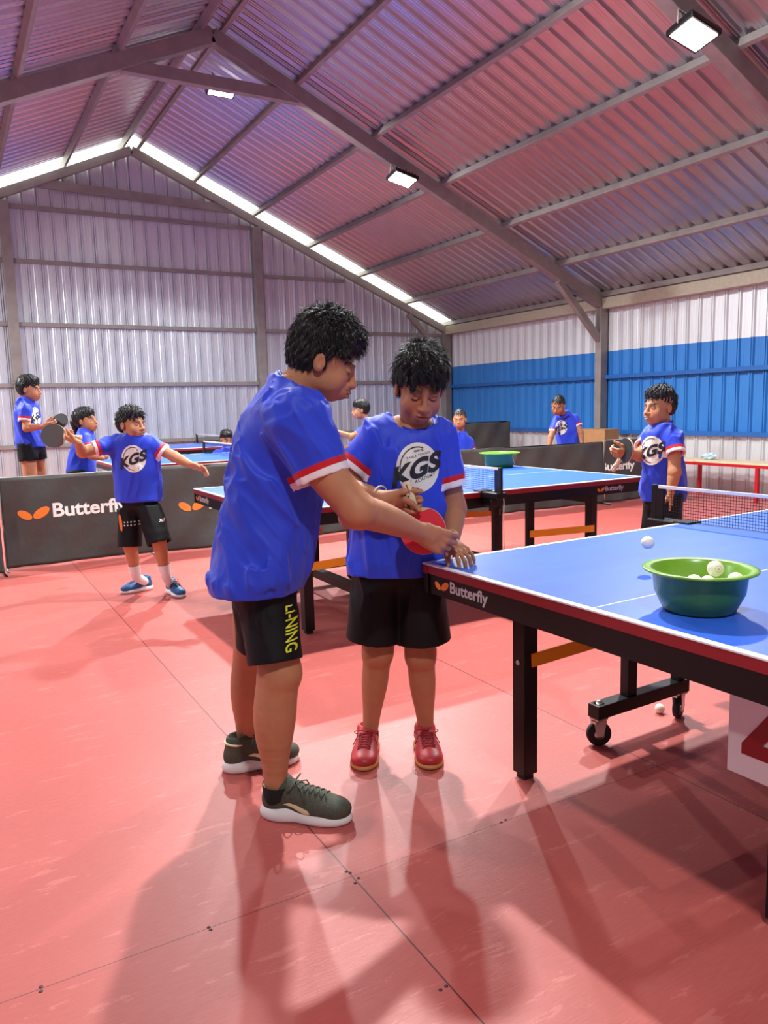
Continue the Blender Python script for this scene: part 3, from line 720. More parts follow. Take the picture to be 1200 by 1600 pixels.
def sdf_mesh(prims, h, disp=None, lo=None, hi=None, smooth=0):
    adds = [p for p in prims if p.op == 'add']
    lo = np.min([p.lo for p in adds], 0)-3*h if lo is None else np.array(lo, float); hi = np.max([p.hi for p in adds], 0)+3*h if hi is None else np.array(hi, float)
    n = np.ceil((hi-lo)/h).astype(int)+1
    F = np.full(n, 1.0, np.float32); ax = [np.float32(lo[i])+np.float32(h)*np.arange(n[i], dtype=np.float32) for i in range(3)]
    for p in prims:
        m = p.k+3*h; i0 = np.maximum(np.floor((p.lo-m-lo)/h).astype(int), 0); i1 = np.minimum(np.ceil((p.hi+m-lo)/h).astype(int)+1, n)
        if (i1 <= i0).any(): continue
        sl = tuple(slice(a, b) for a, b in zip(i0, i1))
        d = p.fn(ax[0][sl[0]][:, None, None], ax[1][sl[1]][None, :, None], ax[2][sl[2]][None, None, :]).astype(np.float32)
        if p.op == 'add': F[sl] = smin(F[sl], d, p.k)
        else: F[sl] = -smin(-F[sl], d, p.k)
    if disp is not None:
        ii = np.where(np.abs(F) < 4*h+.02)
        F[ii] += disp(ax[0][ii[0]], ax[1][ii[1]], ax[2][ii[2]]).astype(np.float32)
    for f_ in (F[0], F[-1]): f_[...] = np.abs(f_)+1e-4
    for f_ in (F[:, 0], F[:, -1], F[:, :, 0], F[:, :, -1]): f_[...] = np.abs(f_)+1e-4
    S = F < 0
    act = np.zeros(tuple(n-1), np.int8)
    for dx in (0, 1):
        for dy in (0, 1):
            for dz in (0, 1): act += S[dx:n[0]-1+dx, dy:n[1]-1+dy, dz:n[2]-1+dz]
    I = np.argwhere((act > 0) & (act < 8)); idx = np.full(tuple(n-1), -1, np.int32); idx[I[:, 0], I[:, 1], I[:, 2]] = np.arange(len(I))
    cs = [(0, 0, 0), (1, 0, 0), (0, 1, 0), (1, 1, 0), (0, 0, 1), (1, 0, 1), (0, 1, 1), (1, 1, 1)]
    V = [F[I[:, 0]+c[0], I[:, 1]+c[1], I[:, 2]+c[2]] for c in cs]
    acc = np.zeros((len(I), 3)); cnt = np.zeros(len(I))
    for a, b in ((0, 1), (2, 3), (4, 5), (6, 7), (0, 2), (1, 3), (4, 6), (5, 7), (0, 4), (1, 5), (2, 6), (3, 7)):
        m = (V[a] < 0) != (V[b] < 0); t = np.where(m, V[a]/(V[a]-V[b]+1e-12), 0)
        pa = np.array(cs[a], float); pb = np.array(cs[b], float); acc += (pa+(pb-pa)*t[:, None])*m[:, None]; cnt += m
    P = lo+(I+acc/np.maximum(cnt, 1)[:, None])*h
    faces = []
    for axn in range(3):
        sl0 = [slice(1, None)]*3; sl0[axn] = slice(0, n[axn]-1); sl1 = list(sl0); sl1[axn] = slice(1, n[axn])
        A = S[tuple(sl0)]; B = S[tuple(sl1)]
        o1, o2 = [(1, 2), (2, 0), (0, 1)][axn]
        E = np.argwhere(A != B); 
        if not len(E): continue
        sg = A[E[:, 0], E[:, 1], E[:, 2]]; base = E+1; base[:, axn] -= 1
        ok = (base[:, o1] < n[o1]-1) & (base[:, o2] < n[o2]-1) & (base[:, axn] < n[axn]-1); base = base[ok]; sg = sg[ok]
        def g(d1, d2):
            q = base.copy(); q[:, o1] -= d1; q[:, o2] -= d2; return idx[q[:, 0], q[:, 1], q[:, 2]]
        Q = np.stack([g(1, 1), g(0, 1), g(0, 0), g(1, 0)], 1); Q[~sg] = Q[~sg][:, ::-1]; faces.append(Q)
    Q = np.concatenate(faces); Q = Q[(Q >= 0).all(1)]
    for _ in range(smooth):
        s = np.zeros_like(P); c = np.zeros(len(P))
        for i in range(4):
            a, b = Q[:, i], Q[:, (i+1) % 4]
            for ax_ in range(3): s[:, ax_] += np.bincount(a, P[b, ax_], len(P))+np.bincount(b, P[a, ax_], len(P))
            c += np.bincount(a, minlength=len(P))+np.bincount(b, minlength=len(P))
        P = P*.4+.6*s/np.maximum(c, 1)[:, None]
    return P, Q
def join(parts):
    Vs = []; Qs = []; n = 0
    for V, Q in parts: Vs.append(V); Qs.append(Q+n); n += len(V)
    return np.concatenate(Vs), np.concatenate(Qs)
def np_obj(name, V, Q, m, parent=None, col=None, attrs=None):
    me = bpy.data.meshes.new(name); me.vertices.add(len(V)); me.vertices.foreach_set('co', V.astype(np.float32).ravel())
    me.loops.add(len(Q)*4); me.loops.foreach_set('vertex_index', Q.astype(np.int32).ravel()); me.polygons.add(len(Q))
    me.polygons.foreach_set('loop_start', np.arange(0, len(Q)*4, 4, dtype=np.int32)); me.polygons.foreach_set('use_smooth', np.ones(len(Q), bool))
    me.update(calc_edges=True); me.materials.append(m)
    if col is not None:
        ca = me.color_attributes.new('Col', 'FLOAT_COLOR', 'POINT'); C4 = np.ones((len(V), 4), np.float32); C4[:, :3] = col; ca.data.foreach_set('color', C4.ravel())
    for nm, a in (attrs or {}).items():
        at = me.attributes.new(nm, 'FLOAT', 'POINT'); at.data.foreach_set('value', a.astype(np.float32))
    return link(bpy.data.objects.new(name, me), parent)

def lin(r, g, b): return np.array(srgb(r, g, b)[:3])
def vc_mat(name, rough, sss=.0, spec=.5, bump=0, bs=300):
    m, nt, b = node_mat(name); a = nt.nodes.new('ShaderNodeVertexColor'); a.layer_name = 'Col'
    n = noise(nt, coords(nt), 35, 4); c = mixc(nt, mth(nt, 'MULTIPLY', n, .22), a.outputs[0], (.0, .0, .0, 1)); nt.links.new(c, b.inputs['Base Color'])
    b.inputs['Roughness'].default_value = rough; b.inputs['Specular IOR Level'].default_value = spec
    if sss: b.inputs['Subsurface Weight'].default_value = sss; b.inputs['Subsurface Radius'].default_value = (.010, .004, .002); b.inputs['Subsurface Scale'].default_value = 1
    return m
m_skin = vc_mat('skin', .55, .10, .32)
def shirt_mat(name, base, t1=.021, t2=.040):
    m, nt, b = node_mat(name); at = nt.nodes.new('ShaderNodeAttribute'); at.attribute_name = 'trim'; co = coords(nt)
    v = at.outputs['Fac']; n = noise(nt, co, 9, 4); dk = tuple(q*.85 for q in base[:3])+(1,)
    c = mixc(nt, n, dk, base); c = mixc(nt, mth(nt, 'LESS_THAN', v, t2), c, srgb(206, 22, 36)); c = mixc(nt, mth(nt, 'LESS_THAN', v, t1), c, srgb(244, 236, 236))
    nt.links.new(c, b.inputs['Base Color']); b.inputs['Roughness'].default_value = .55; b.inputs['Sheen Weight'].default_value = .15
    b.inputs['Specular IOR Level'].default_value = .35
    wv = nt.nodes.new('ShaderNodeTexNoise'); wv.inputs['Scale'].default_value = 900; nt.links.new(co, wv.inputs['Vector'])
    bp = nt.nodes.new('ShaderNodeBump'); bp.inputs['Strength'].default_value = .15; bp.inputs['Distance'].default_value = .001
    nt.links.new(wv.outputs['Fac'], bp.inputs['Height']); nt.links.new(bp.outputs['Normal'], b.inputs['Normal']); return m
m_shirt = shirt_mat('royal_blue_jersey', srgb(44, 72, 222))
m_short = mat('black_sport_shorts', srgb(10, 10, 13), .65, noise=.1, spec=.3)
m_hair = mat('black_hair', srgb(24, 22, 22), .46, spec=.5, noise=.3, nscale=60)
m_sock = mat('black_sock', srgb(24, 24, 26), .9); m_sockw = mat('white_sock', srgb(235, 234, 232), .9)
m_prk = mat('charcoal_print', srgb(30, 34, 44), .5); m_prw = mat('cream_print', srgb(238, 236, 224), .55)
m_lime = mat('lime_yellow_print', srgb(226, 238, 60), .5)

# ---- head
def head_parts(s, neck_l, neck_r=.055, child=0.0, open_mouth=False, h=.0025, lf=.0, jw=.0):
    """skull, face and neck in head space (x right, y forward, z up), metres at adult size times s"""
    P = []
    def E(c, r, k=.012, op='add', R=None):
        P.append(pe([q*s for q in c], [q*s for q in r], R, k*s, op))
    def C(a, b, ra, rb, k=.01, op='add'): P.append(pc([q*s for q in a], [q*s for q in b], ra*s, rb*s, k*s, op))
    ch = child
    E((0, -.018, .036), (.075, .094, .083)); E((0, .022, -.022), (.060+.004*ch, .062, .078-.004*ch), .03)
    E((0, .030, -.070+jw), (.044+.006*ch, .048, .036), .03); E((0, .066-jw, -.094+.006*ch+jw), (.019, .016, .014), .022)
    E((0, -.002, -.058), (.056, .050, .035), .02)
    for sx in (-1, 1):
        E((sx*.034, .058, -.030), (.024+.003*ch, .020, .024), .022)
        E((sx*.050, .030, -.050), (.012, .034, .022), .02)
        E((sx*.024, .080, .022), (.022, .010, .008), .012)
        E((sx*.031, .0885, .001), (.0175, .010, .0105), .010, 'sub')
        E((sx*.031, .0725, .000), (.0150, .0125, .0115), .003)
        E((sx*.0125, .093, -.034), (.0095, .0095, .0075), .006)
        E((sx*.079, -.010, -.008), (.0085, .018, .028), .006, 'add', Matrix.Rotation(-.12*sx, 3, 'Z') @ Matrix.Rotation(.15, 3, 'X'))
        E((sx*.0895, -.006, .000), (.0075, .0125, .0215), .003, 'sub'); E((sx*.083, .004, -.010), (.004, .004, .006), .003)
        E((sx*.0065, .098, -.041), (.0035, .004, .003), .002, 'sub')
    C((0, .082, .012), (0, .104, -.030), .0075, .0105, .010); E((0, .1045, -.031), (.0105, .0085, .0085), .006)
    E((0, .079+lf*.7, -.060), (.030, .018, .024), .016)
    E((0, .0955+lf, -.0550), (.021, .0080, .0055), .004); E((0, .0935+lf, -.0680), (.018, .0085, .0068), .004)
    E((0, .1025+lf, -.0612), (.024, .0060, .0014), .002, 'sub')
    if open_mouth: E((0, .097, -.0615), (.017, .008, .0032), .003, 'sub')
    C((0, -.018, -.03), tuple(q/s for q in neck_l), neck_r*.98, neck_r*1.06, .022)
    return sdf_mesh(P, h)
def head_color(V, s, skin, lips, open_eyes=False, brow=1.0, stubble=0.0, smile=False):
    x, y, z = V[:, 0]/s, V[:, 1]/s, V[:, 2]/s; C = np.tile(skin, (len(V), 1)); ax = np.abs(x)
    def mix(m, c):
        C[:] = C*(1-m[:, None])+np.array(c)*m[:, None]
    sg = lambda d, w: 1/(1+np.exp(np.clip(d/w, -30, 30)))
    fr = y > .045
    mix(.35*sg(np.hypot((ax-.036)/.02, (z+.03)/.018)-1, .25)*fr, skin*np.array([1.12, .86, .82]))
    mix(.9*sg(np.hypot(x/.021, (z+.0615)/.0105)-1, .12)*fr, lips); mix(.75*sg(np.abs(z+.0612)/.0013-1, .3)*sg(ax-.021, .001)*fr, lips*.25)
    bz = z-(.0225+.004*np.cos((ax-.03)/.02*1.3)); mix(.85*brow*sg(np.abs(bz)/.0055-1, .25)*sg(np.abs(ax-.031)/.020-1, .08)*fr, (.012, .008, .007))
    if open_eyes:
        e = np.hypot((ax-.031)/.0125, z/.0050)-1; mix(sg(e, .08)*fr, (.75, .72, .68)); mix(sg(np.hypot(ax-.031, z)/.0052-1, .1)*sg(e, .08)*fr, (.01, .007, .005))
        lz = z-(.0055-.25*((ax-.031)**2)/.012); mix(.9*sg(np.abs(lz)/.0013-1, .3)*sg(np.abs(ax-.031)/.015-1, .08)*fr, (.01, .008, .006))
    else:
        lz = z-(-.0050+.30*((ax-.031)**2)/.0125); mix(.95*sg(np.abs(lz)/.0026-1, .3)*sg(np.abs(ax-.031)/.0150-1, .08)*fr, (.012, .008, .006))
        lz = z-(.0075-.25*((ax-.031)**2)/.012); mix(.35*sg(np.abs(lz)/.001-1, .4)*sg(np.abs(ax-.031)/.014-1, .08)*fr, skin*.35)
    if smile:
        mix(.9*sg(np.hypot(x/.015, (z+.0615)/.0036)-1, .2)*fr, (.8, .78, .72))
    if stubble:
        m = sg(np.hypot(x/.028, (z+.050)/.0045)-1, .2)*fr*stubble; mix(m*.75, (.03, .02, .018)); m = sg(np.hypot(x/.016, (z+.088)/.014)-1, .3)*fr*stubble; mix(m*.5, (.04, .028, .022))
    mix(.4*sg(np.hypot((ax-.0065)/.004, (z+.041)/.003)-1, .2)*fr, skin*.2)
    return C
def hair_mesh(s, style, seed, h, ntuft, tl=.036):
    wsc = style.get('w', 1.0)
    rs = np.random.RandomState(seed); P = []
    top, front, side = style.get('top', .018), style.get('front', .0), style.get('side', .006)
    def E(c, r, k=.012, op='add'): P.append(pe([q*s for q in c], [q*s for q in r], None, k*s, op))
    E((0, -.022, .036+top*.3), (.075+side, .096+side, .083+top*.75), .01)
    if top > .012: E((0, .012, .078+top*.55), (.066, .072, .042), .03); 
    E((0, -.045, .0), (.069+side, .062+side, .070), .02)
    fz = style.get('fringe', .045)   # forehead hairline height
    E((0, .095, fz-.085), (.073, .075, .092), .006, 'sub')           # face opening
    for sx in (-1, 1):
        E((sx*.085, .055, -.005), (.045, .050, .040+.01), .008, 'sub')
        E((sx*.085, -.008, -.012), (.022, .022, .036), .004, 'sub')   # around the ear
    E((0, .03, -.10), (.2, .10, .075), .01, 'sub'); E((0, -.03, -.14), (.2, .2, style.get('nape', .085)), .012, 'sub')
    f1 = rs.uniform(0, 6, 9)
    def disp(X, Y, Z):
        x, y, z = X/s, Y/s, Z/s; a = np.arctan2(x, y+.03)
        return -s*(.0040*np.sin(a*23+z*60+f1[0]+2*np.sin(z*70+f1[1]))+.0022*np.sin(x*310+y*190+f1[2]+2*np.sin(y*90+f1[5]))+.002*np.sin(y*260-z*200+f1[3]))*np.clip((z+.10)/.10, .25, 1)
    V, Q = sdf_mesh(P, h, disp)
    vs = [V]; fs = [Q]; nb = len(V); T = V/s
    nrm = np.zeros_like(V); a, b, c, d = [V[Q[:, i]] for i in range(4)]; fn_ = np.cross(c-a, d-b)
    for i in range(4):
        for k in range(3): nrm[:, k] += np.bincount(Q[:, i], fn_[:, k], len(V))
    nrm /= np.linalg.norm(nrm, axis=1)[:, None]+1e-9
    cen = T-np.array([0, -.015, .03]); cand = np.where(((nrm*cen).sum(1) > 0) & (T[:, 2] > style.get('tmin', .0)))[0]
    if ntuft and len(cand):
        pick = rs.choice(cand, ntuft); K = 5
        crown = np.array([.01, -.05, .13]); TV = []; TQ = []; 
        for q, i in enumerate(pick):
            p = T[i]; nn = nrm[i]; fl = p-crown; fl = fl-nn*(fl@nn); fl /= np.linalg.norm(fl)+1e-6
            fl = fl+np.array([rs.normal(0, .13)+.35*math.sin(p[0]*90+p[1]*60+f1[7]), rs.normal(0, .12)+style.get('fwd', .2)+.25*math.sin(p[1]*80-p[0]*50+f1[8]), rs.uniform(-.2, .1)]); fl -= nn*(fl@nn); fl /= np.linalg.norm(fl)+1e-6
            L = tl*rs.uniform(.5, 1.15)*float(np.clip((p[2]+.03)/.09, .45, 1)); w = rs.uniform(.0006, .0019)*wsc; lift = rs.uniform(.03, .13)*style.get('lift', 1)
            sd = np.cross(nn, fl); curl = rs.normal(0, .15)+.35*math.sin(p[0]*120+p[1]*100+f1[6]); base = len(vs[0])+len(TV)
            for j in range(K):
                t = j/(K-1); pt = p+nn*.0004*j+fl*L*t+nn*L*lift*math.sin(t*3.0)*.7+sd*L*curl*t*t*.6; pt = pt-nn*(L*t)**2/.26; pt[2] -= .30*L*t*t*(1 if p[2] < .1 else .2)
                ww = w*(1-t*.85); 
                TV += [pt+sd*ww, pt+nn*ww*.8, pt-sd*ww]
            for j in range(K-1):
                o = base+j*3
                for e in range(3): TQ.append((o+e, o+(e+1) % 3, o+3+(e+1) % 3, o+3+e))
        vs.append(np.array(TV)*s); fs.append(np.array(TQ))
    return np.concatenate(vs), np.concatenate(fs)
def pose(V, c, fwd, up):
    f = Vector(fwd).normalized(); u = Vector(up); u = (u-f*u.dot(f)).normalized(); r = f.cross(u)
    M3 = np.array([[r.x, f.x, u.x], [r.y, f.y, u.y], [r.z, f.z, u.z]]); return V@M3.T+npv(c), M3

# ---- hand: W wrist, d towards fingers, t towards the thumb side, n out of the palm
def hand_prims(W, d, t, n, s, curls, thumb, spread=.06, k=.006):
    W = Vector(W); d = Vector(d).normalized(); t = Vector(t); t = (t-d*t.dot(d)).normalized(); nn = Vector(n); nn = (nn-d*nn.dot(d)-t*nn.dot(t)).normalized()
    P = []; off = (.031, .0105, -.0105, -.029); bs = (.090, .094, .089, .080)
    LN = ((.043, .027, .021), (.047, .030, .022), (.043, .028, .021), (.034, .021, .019)); RR = (.0092, .0095, .0090, .0080); tips = []
    for i in range(4):
        b = W+d*bs[i]*s+t*off[i]*s-nn*.002*s
        P.append(pc(W+d*.008*s+t*off[i]*.5*s, b, .0145*s, .0105*s, .012*s))
    P.append(pc(W-d*.012*s, W+d*.045*s, .021*s, .017*s, .014*s))
    P.append(pc(W+d*.025*s+t*.014*s+nn*.006*s, W+d*.055*s+t*.024*s+nn*.004*s, .016*s, .013*s, .012*s))
    P.append(pc(W+d*.03*s-t*.020*s+nn*.005*s, W+d*.065*s-t*.024*s+nn*.002*s, .014*s, .011*s, .012*s))
    nails = []
    for i in range(4):
        b = W+d*bs[i]*s+t*off[i]*s-nn*.002*s; ang = 0; dd = (d+t*(spread*(1.5-i))).normalized(); r = RR[i]*s
        cs = curls[i] if isinstance(curls[i], (tuple, list)) else (curls[i], curls[i]*1.1, curls[i]*.7)
        for j in range(3):
            ang += cs[j]; di = dd*math.cos(ang)+nn*math.sin(ang); e = b+di*LN[i][j]*s; P.append(pc(b, e, r*(1-.06*j), r*(.95-.09*j), .0045*s if j else .008*s)); 
            up_ = -dd*math.sin(ang)*-1; b = e
        nails.append((e-di*.004*s+(dd*math.sin(ang)-nn*math.cos(ang))*r*.72, .0062*s))
    td, tc = thumb; td = (d*td[0]+t*td[1]+nn*td[2]).normalized(); b = W+d*.022*s+t*.022*s+nn*.004*s; 
    bend = (d*tc[0]+t*tc[1]+nn*tc[2]); L3 = (.046, .034, .027)
    for j in range(3):
        di = (td+bend*(j*.5)).normalized(); e = b+di*L3[j]*s; P.append(pc(b, e, (.0145-.0025*j)*s, (.0118-.0018*j)*s, .008*s)); b = e
    nails.append((e-di*.004*s-nn*.0075*s, .0068*s))
    return P, nails
FIST = (1.25, 1.25, 1.3, 1.3)
def limb(a, b, prof, bow=(0, 0, 0), k=.02, n=18):
    """tapered limb from a to b; prof = radii spread evenly along it; bow pushes the muscle belly"""
    a = Vector(a); b = Vector(b); bw = Vector(bow); P = []; m_ = 61; pr = np.interp(np.linspace(0, 1, m_), np.linspace(0, 1, len(prof)), prof); ke = np.hanning(15); ke /= ke.sum(); pr = np.convolve(np.pad(pr, 7, 'edge'), ke, 'valid')[np.linspace(0, m_-1, n).astype(int)]
    pts = [a.lerp(b, i/(n-1))+bw*math.sin(math.pi*(i/(n-1))**.75) for i in range(n)]
    for i in range(n-1): P.append(pc(pts[i], pts[i+1], float(pr[i]), float(pr[i+1]), k if i in (0,) else .0015))
    return P
def vnoise(x, y, z, seed=0):
    xi, yi, zi = np.floor(x).astype(np.int64), np.floor(y).astype(np.int64), np.floor(z).astype(np.int64)
    fx, fy, fz = x-xi, y-yi, z-zi; fx, fy, fz = [q*q*q*(q*(q*6-15)+10) for q in (fx, fy, fz)]
    def hsh(a, b, c):
        n = (a*374761393+b*668265263+c*2147483647+seed*1274126177) & 0xffffffff; n = ((n ^ (n >> 13))*1103515245) & 0xffffffff; n = ((n ^ (n >> 16))*2246822519) & 0xffffffff
        return ((n >> 8) & 0xffff)/65535.0
    o = 0
    for dx in (0, 1):
        for dy in (0, 1):
            for dz in (0, 1): o = o+hsh(xi+dx, yi+dy, zi+dz)*(fx if dx else 1-fx)*(fy if dy else 1-fy)*(fz if dz else 1-fz)
    return o
def folds(seed, amp, dirs=((.35, -.15, -.9),), size=.075, calm=(), hemz=None):
    """cloth creases: ridged noise stretched along the crease directions; calm = points round which the cloth lies flat"""
    D = []
    for q in dirs:
        a = Vector(q).normalized(); b = a.orthogonal().normalized(); c = a.cross(b); D.append((a, b, c))
    def disp(X, Y, Z):
        tot = 0; mk = vnoise(X*5, Y*5, Z*5, seed+50)
        for n, (a, b, c) in enumerate(D):
            wx = (vnoise(X*5, Y*5, Z*5, seed+n)-.5)*.05; wy = (vnoise(X*5, Y*5, Z*5, seed+n+20)-.5)*.05
            p = (X+wx)*a.x+(Y+wy)*a.y+Z*a.z; q = (X+wx)*b.x+(Y+wy)*b.y+(Z+wy)*b.z; r = (X+wx)*c.x+(Y+wy)*c.y+(Z-wx)*c.z
            v1 = vnoise(p/(size*8), q/size, r/size, seed+n*7+3); v2 = vnoise(p/(size*5), q/(size*.45), r/(size*.45), seed+n*7+4)
            rd = (1-np.abs(2*v1-1))**2.2; r2 = (1-np.abs(2*v2-1))**2.5
            w = 1.0 if len(D) == 1 else np.clip((mk-.5 if n else .5-mk)*4+.5, 0, 1)
            tot = tot+w*(rd*1.0+r2*.38*np.clip(rd*2, .2, 1))
        d = -(tot-.45)*amp
        if hemz is not None: d = d*np.clip(np.abs(Z-hemz)/.05, .12, 1)
        for c, rr in calm:
            d = d*np.clip((np.sqrt((X-c[0])**2+(Y-c[1])**2+(Z-c[2])**2)-rr*.7)/(rr*.6), 0.06, 1)
        return d
    return disp
def xf_attr(V, fn): return fn(V[:, 0], V[:, 1], V[:, 2])

# ---- shoe: local x forward from heel, y to its left, z up
def shoe(parent, heel, toe, wy, m_up, m_sole, m_lace, h=.003, wz=1.0):
    heel = Vector(heel); toe = Vector(toe); d = toe-heel; dz = d.z; L = d.length; X = d.normalized(); Yv = UP.cross(X).normalized(); Z = X.cross(Yv)
    def W(V): V = V*np.array([1, wy, wz]); return V@np.array([[X.x, Yv.x, Z.x], [X.y, Yv.y, Z.y], [X.z, Yv.z, Z.z]]).T+npv(heel)
    k = L/.28
    U = [pe((.20*k, 0, .045*k), (.082*k, .047*k, .034*k), None, .03*k), pe((.235*k, .0, .036*k), (.045*k, .042*k, .026*k), None, .02*k), pe((.13*k, 0, .062*k), (.085*k, .038*k, .042*k), None, .03*k),
         pe((.045*k, 0, .055*k), (.042*k, .034*k, .050*k), None, .025*k), pc((.055*k, 0, .07*k), (.050*k, 0, .112*k), .038*k, .036*k, .02*k), pc((.10*k, 0, .085*k), (.065*k, 0, .108*k), .033*k, .033*k, .02*k),
         pe((.055*k, 0, .150*k), (.034*k, .028*k, .046*k), None, .006*k, 'sub'), pe((.02*k, 0, -.02*k), (1, 1, .040*k), None, .002, 'sub')]
    V, Q = sdf_mesh(U, h); V0, Q0 = V, Q; up = np_obj('shoe', W(V), Q, m_up, parent)
    S = [pe((.205*k, 0, .014*k), (.083*k, .052*k, .030*k), None, .02*k), pe((.12*k, 0, .016*k), (.10*k, .038*k, .032*k), None, .03*k), pe((.055*k, 0, .018*k), (.060*k, .042*k, .034*k), None, .03*k),
         pe((.14*k, 0, -.040*k), (.6, .6, .0405*k), None, .006*k, 'sub'), pe((.14*k, 0, .066*k), (.155*k, .040*k, .034*k), None, .004*k, 'sub')]
    V, Q = sdf_mesh(S, h); np_obj('sole', W(V), Q, m_sole, up)
    ubv = BVHTree.FromPolygons([Vector(p) for p in W(V0).tolist()], Q0.tolist()); b_ = MB(); M4 = Matrix(((X.x, Yv.x, Z.x, heel.x), (X.y, Yv.y, Z.y, heel.y), (X.z, Yv.z, Z.z, heel.z), (0, 0, 0, 1))) @ Matrix.Diagonal((1, wy, wz, 1))
    for i in range(6):
        x = (.115+.017*i)*k; z = (.108-.0075*i)*k
        def on(px, py):
            o_ = M4 @ Vector((px, py, .25*k)); hh = ubv.ray_cast(o_, -Z); return (hh[0] if hh[0] is not None else M4 @ Vector((px, py, z)))+Z*.0018*k
        for s_ in (-1, 1): b_.tube([on(x+.014*k*q_, s_*(-.024+.048*q_)*k) for q_ in (0, .2, .4, .6, .8, 1)], .0026*k, 5)
    for sy in (-1, 1):
        c0 = Vector((.108*k, 0, .113*k)); pts = [M4 @ (c0+Vector((.012*k*math.sin(a*1.0), sy*.022*k*(1-math.cos(a)), .016*k*math.sin(a)))) for a in np.linspace(0, 2*math.pi, 12)]
        b_.tube(pts, .0022*k, 5); b_.tube([M4 @ c0, M4 @ (c0+Vector((.03*k, sy*.03*k, -.005*k))), M4 @ (c0+Vector((.045*k, sy*.045*k, -.045*k)))], .0022*k, 5)
    b_.build('laces', m_lace, up); return up, M4, k

def kgs_print(parent, V, Q, c, xdir, updir, rad, step=.01):
    """round club print: cream disc, dark ring edge, slanted letters"""
    bv = BVHTree.FromPolygons([Vector(p) for p in V.tolist()], Q.tolist()); Mx = frame(c, xdir, updir)
    n = 48; v = [Vector((rad*.93*math.cos(2*math.pi*k/n), rad*1.08*math.sin(2*math.pi*k/n), 0)) for k in range(n)]
    V1, F1 = project_geom(v, [tuple(range(n))], Mx, bv, .0022, step); o = mesh_obj('club_print', V1, F1, m_prw, parent); clean_mesh(o)
    # inner dark crescent line
    v = []; f = []
    for k in range(n+1):
        a = math.radians(-60)+math.radians(200)*-k/n+math.radians(330)
        for rr in (.80, .85): v.append(Vector((rad*.93*rr*math.cos(a)+rad*.0, rad*1.08*rr*math.sin(a), 0)))
    for k in range(n): f.append((2*k, 2*k+1, 2*k+3, 2*k+2))
    V2, F2 = project_geom(v, f, Mx, bv, .0030, step); o2 = mesh_obj('print_ring', V2, F2, m_prk, o); clean_mesh(o2)
    tv, tf = text_geom('KGS', 1, .045, shear=.15, spacing=1.0); tv = fit(tv, -1.15*rad, -.46*rad, 1.05*rad, .40*rad); tv = [Vector((p.x, p.y+.33*p.x, 0)) for p in tv]
    V3, F3 = project_geom(tv, tf, Mx, bv, .0038, step); o3 = mesh_obj('club_letters', V3, F3, m_prk, o); clean_mesh(o3)
    if step < .012:
        for word, x0, y0, x1, y1, sl in (('TABLE TENNIS', -.48, .48, .55, .58, .22), ('ACADEMY', -.15, -.62, .75, -.48, .33), ('***', -.15, .66, .28, .80, .1)):
            tv, tf = text_geom(word, 1, .004, spacing=1.1); tv = fit(tv, x0*rad, y0*rad, x1*rad, y1*rad); tv = [Vector((p.x, p.y+sl*p.x, 0)) for p in tv]
            V4, F4 = project_geom(tv, tf, Mx, bv, .0034, step); o4 = mesh_obj('print_small_lettering', V4, F4, m_prk, o); clean_mesh(o4)
    return o
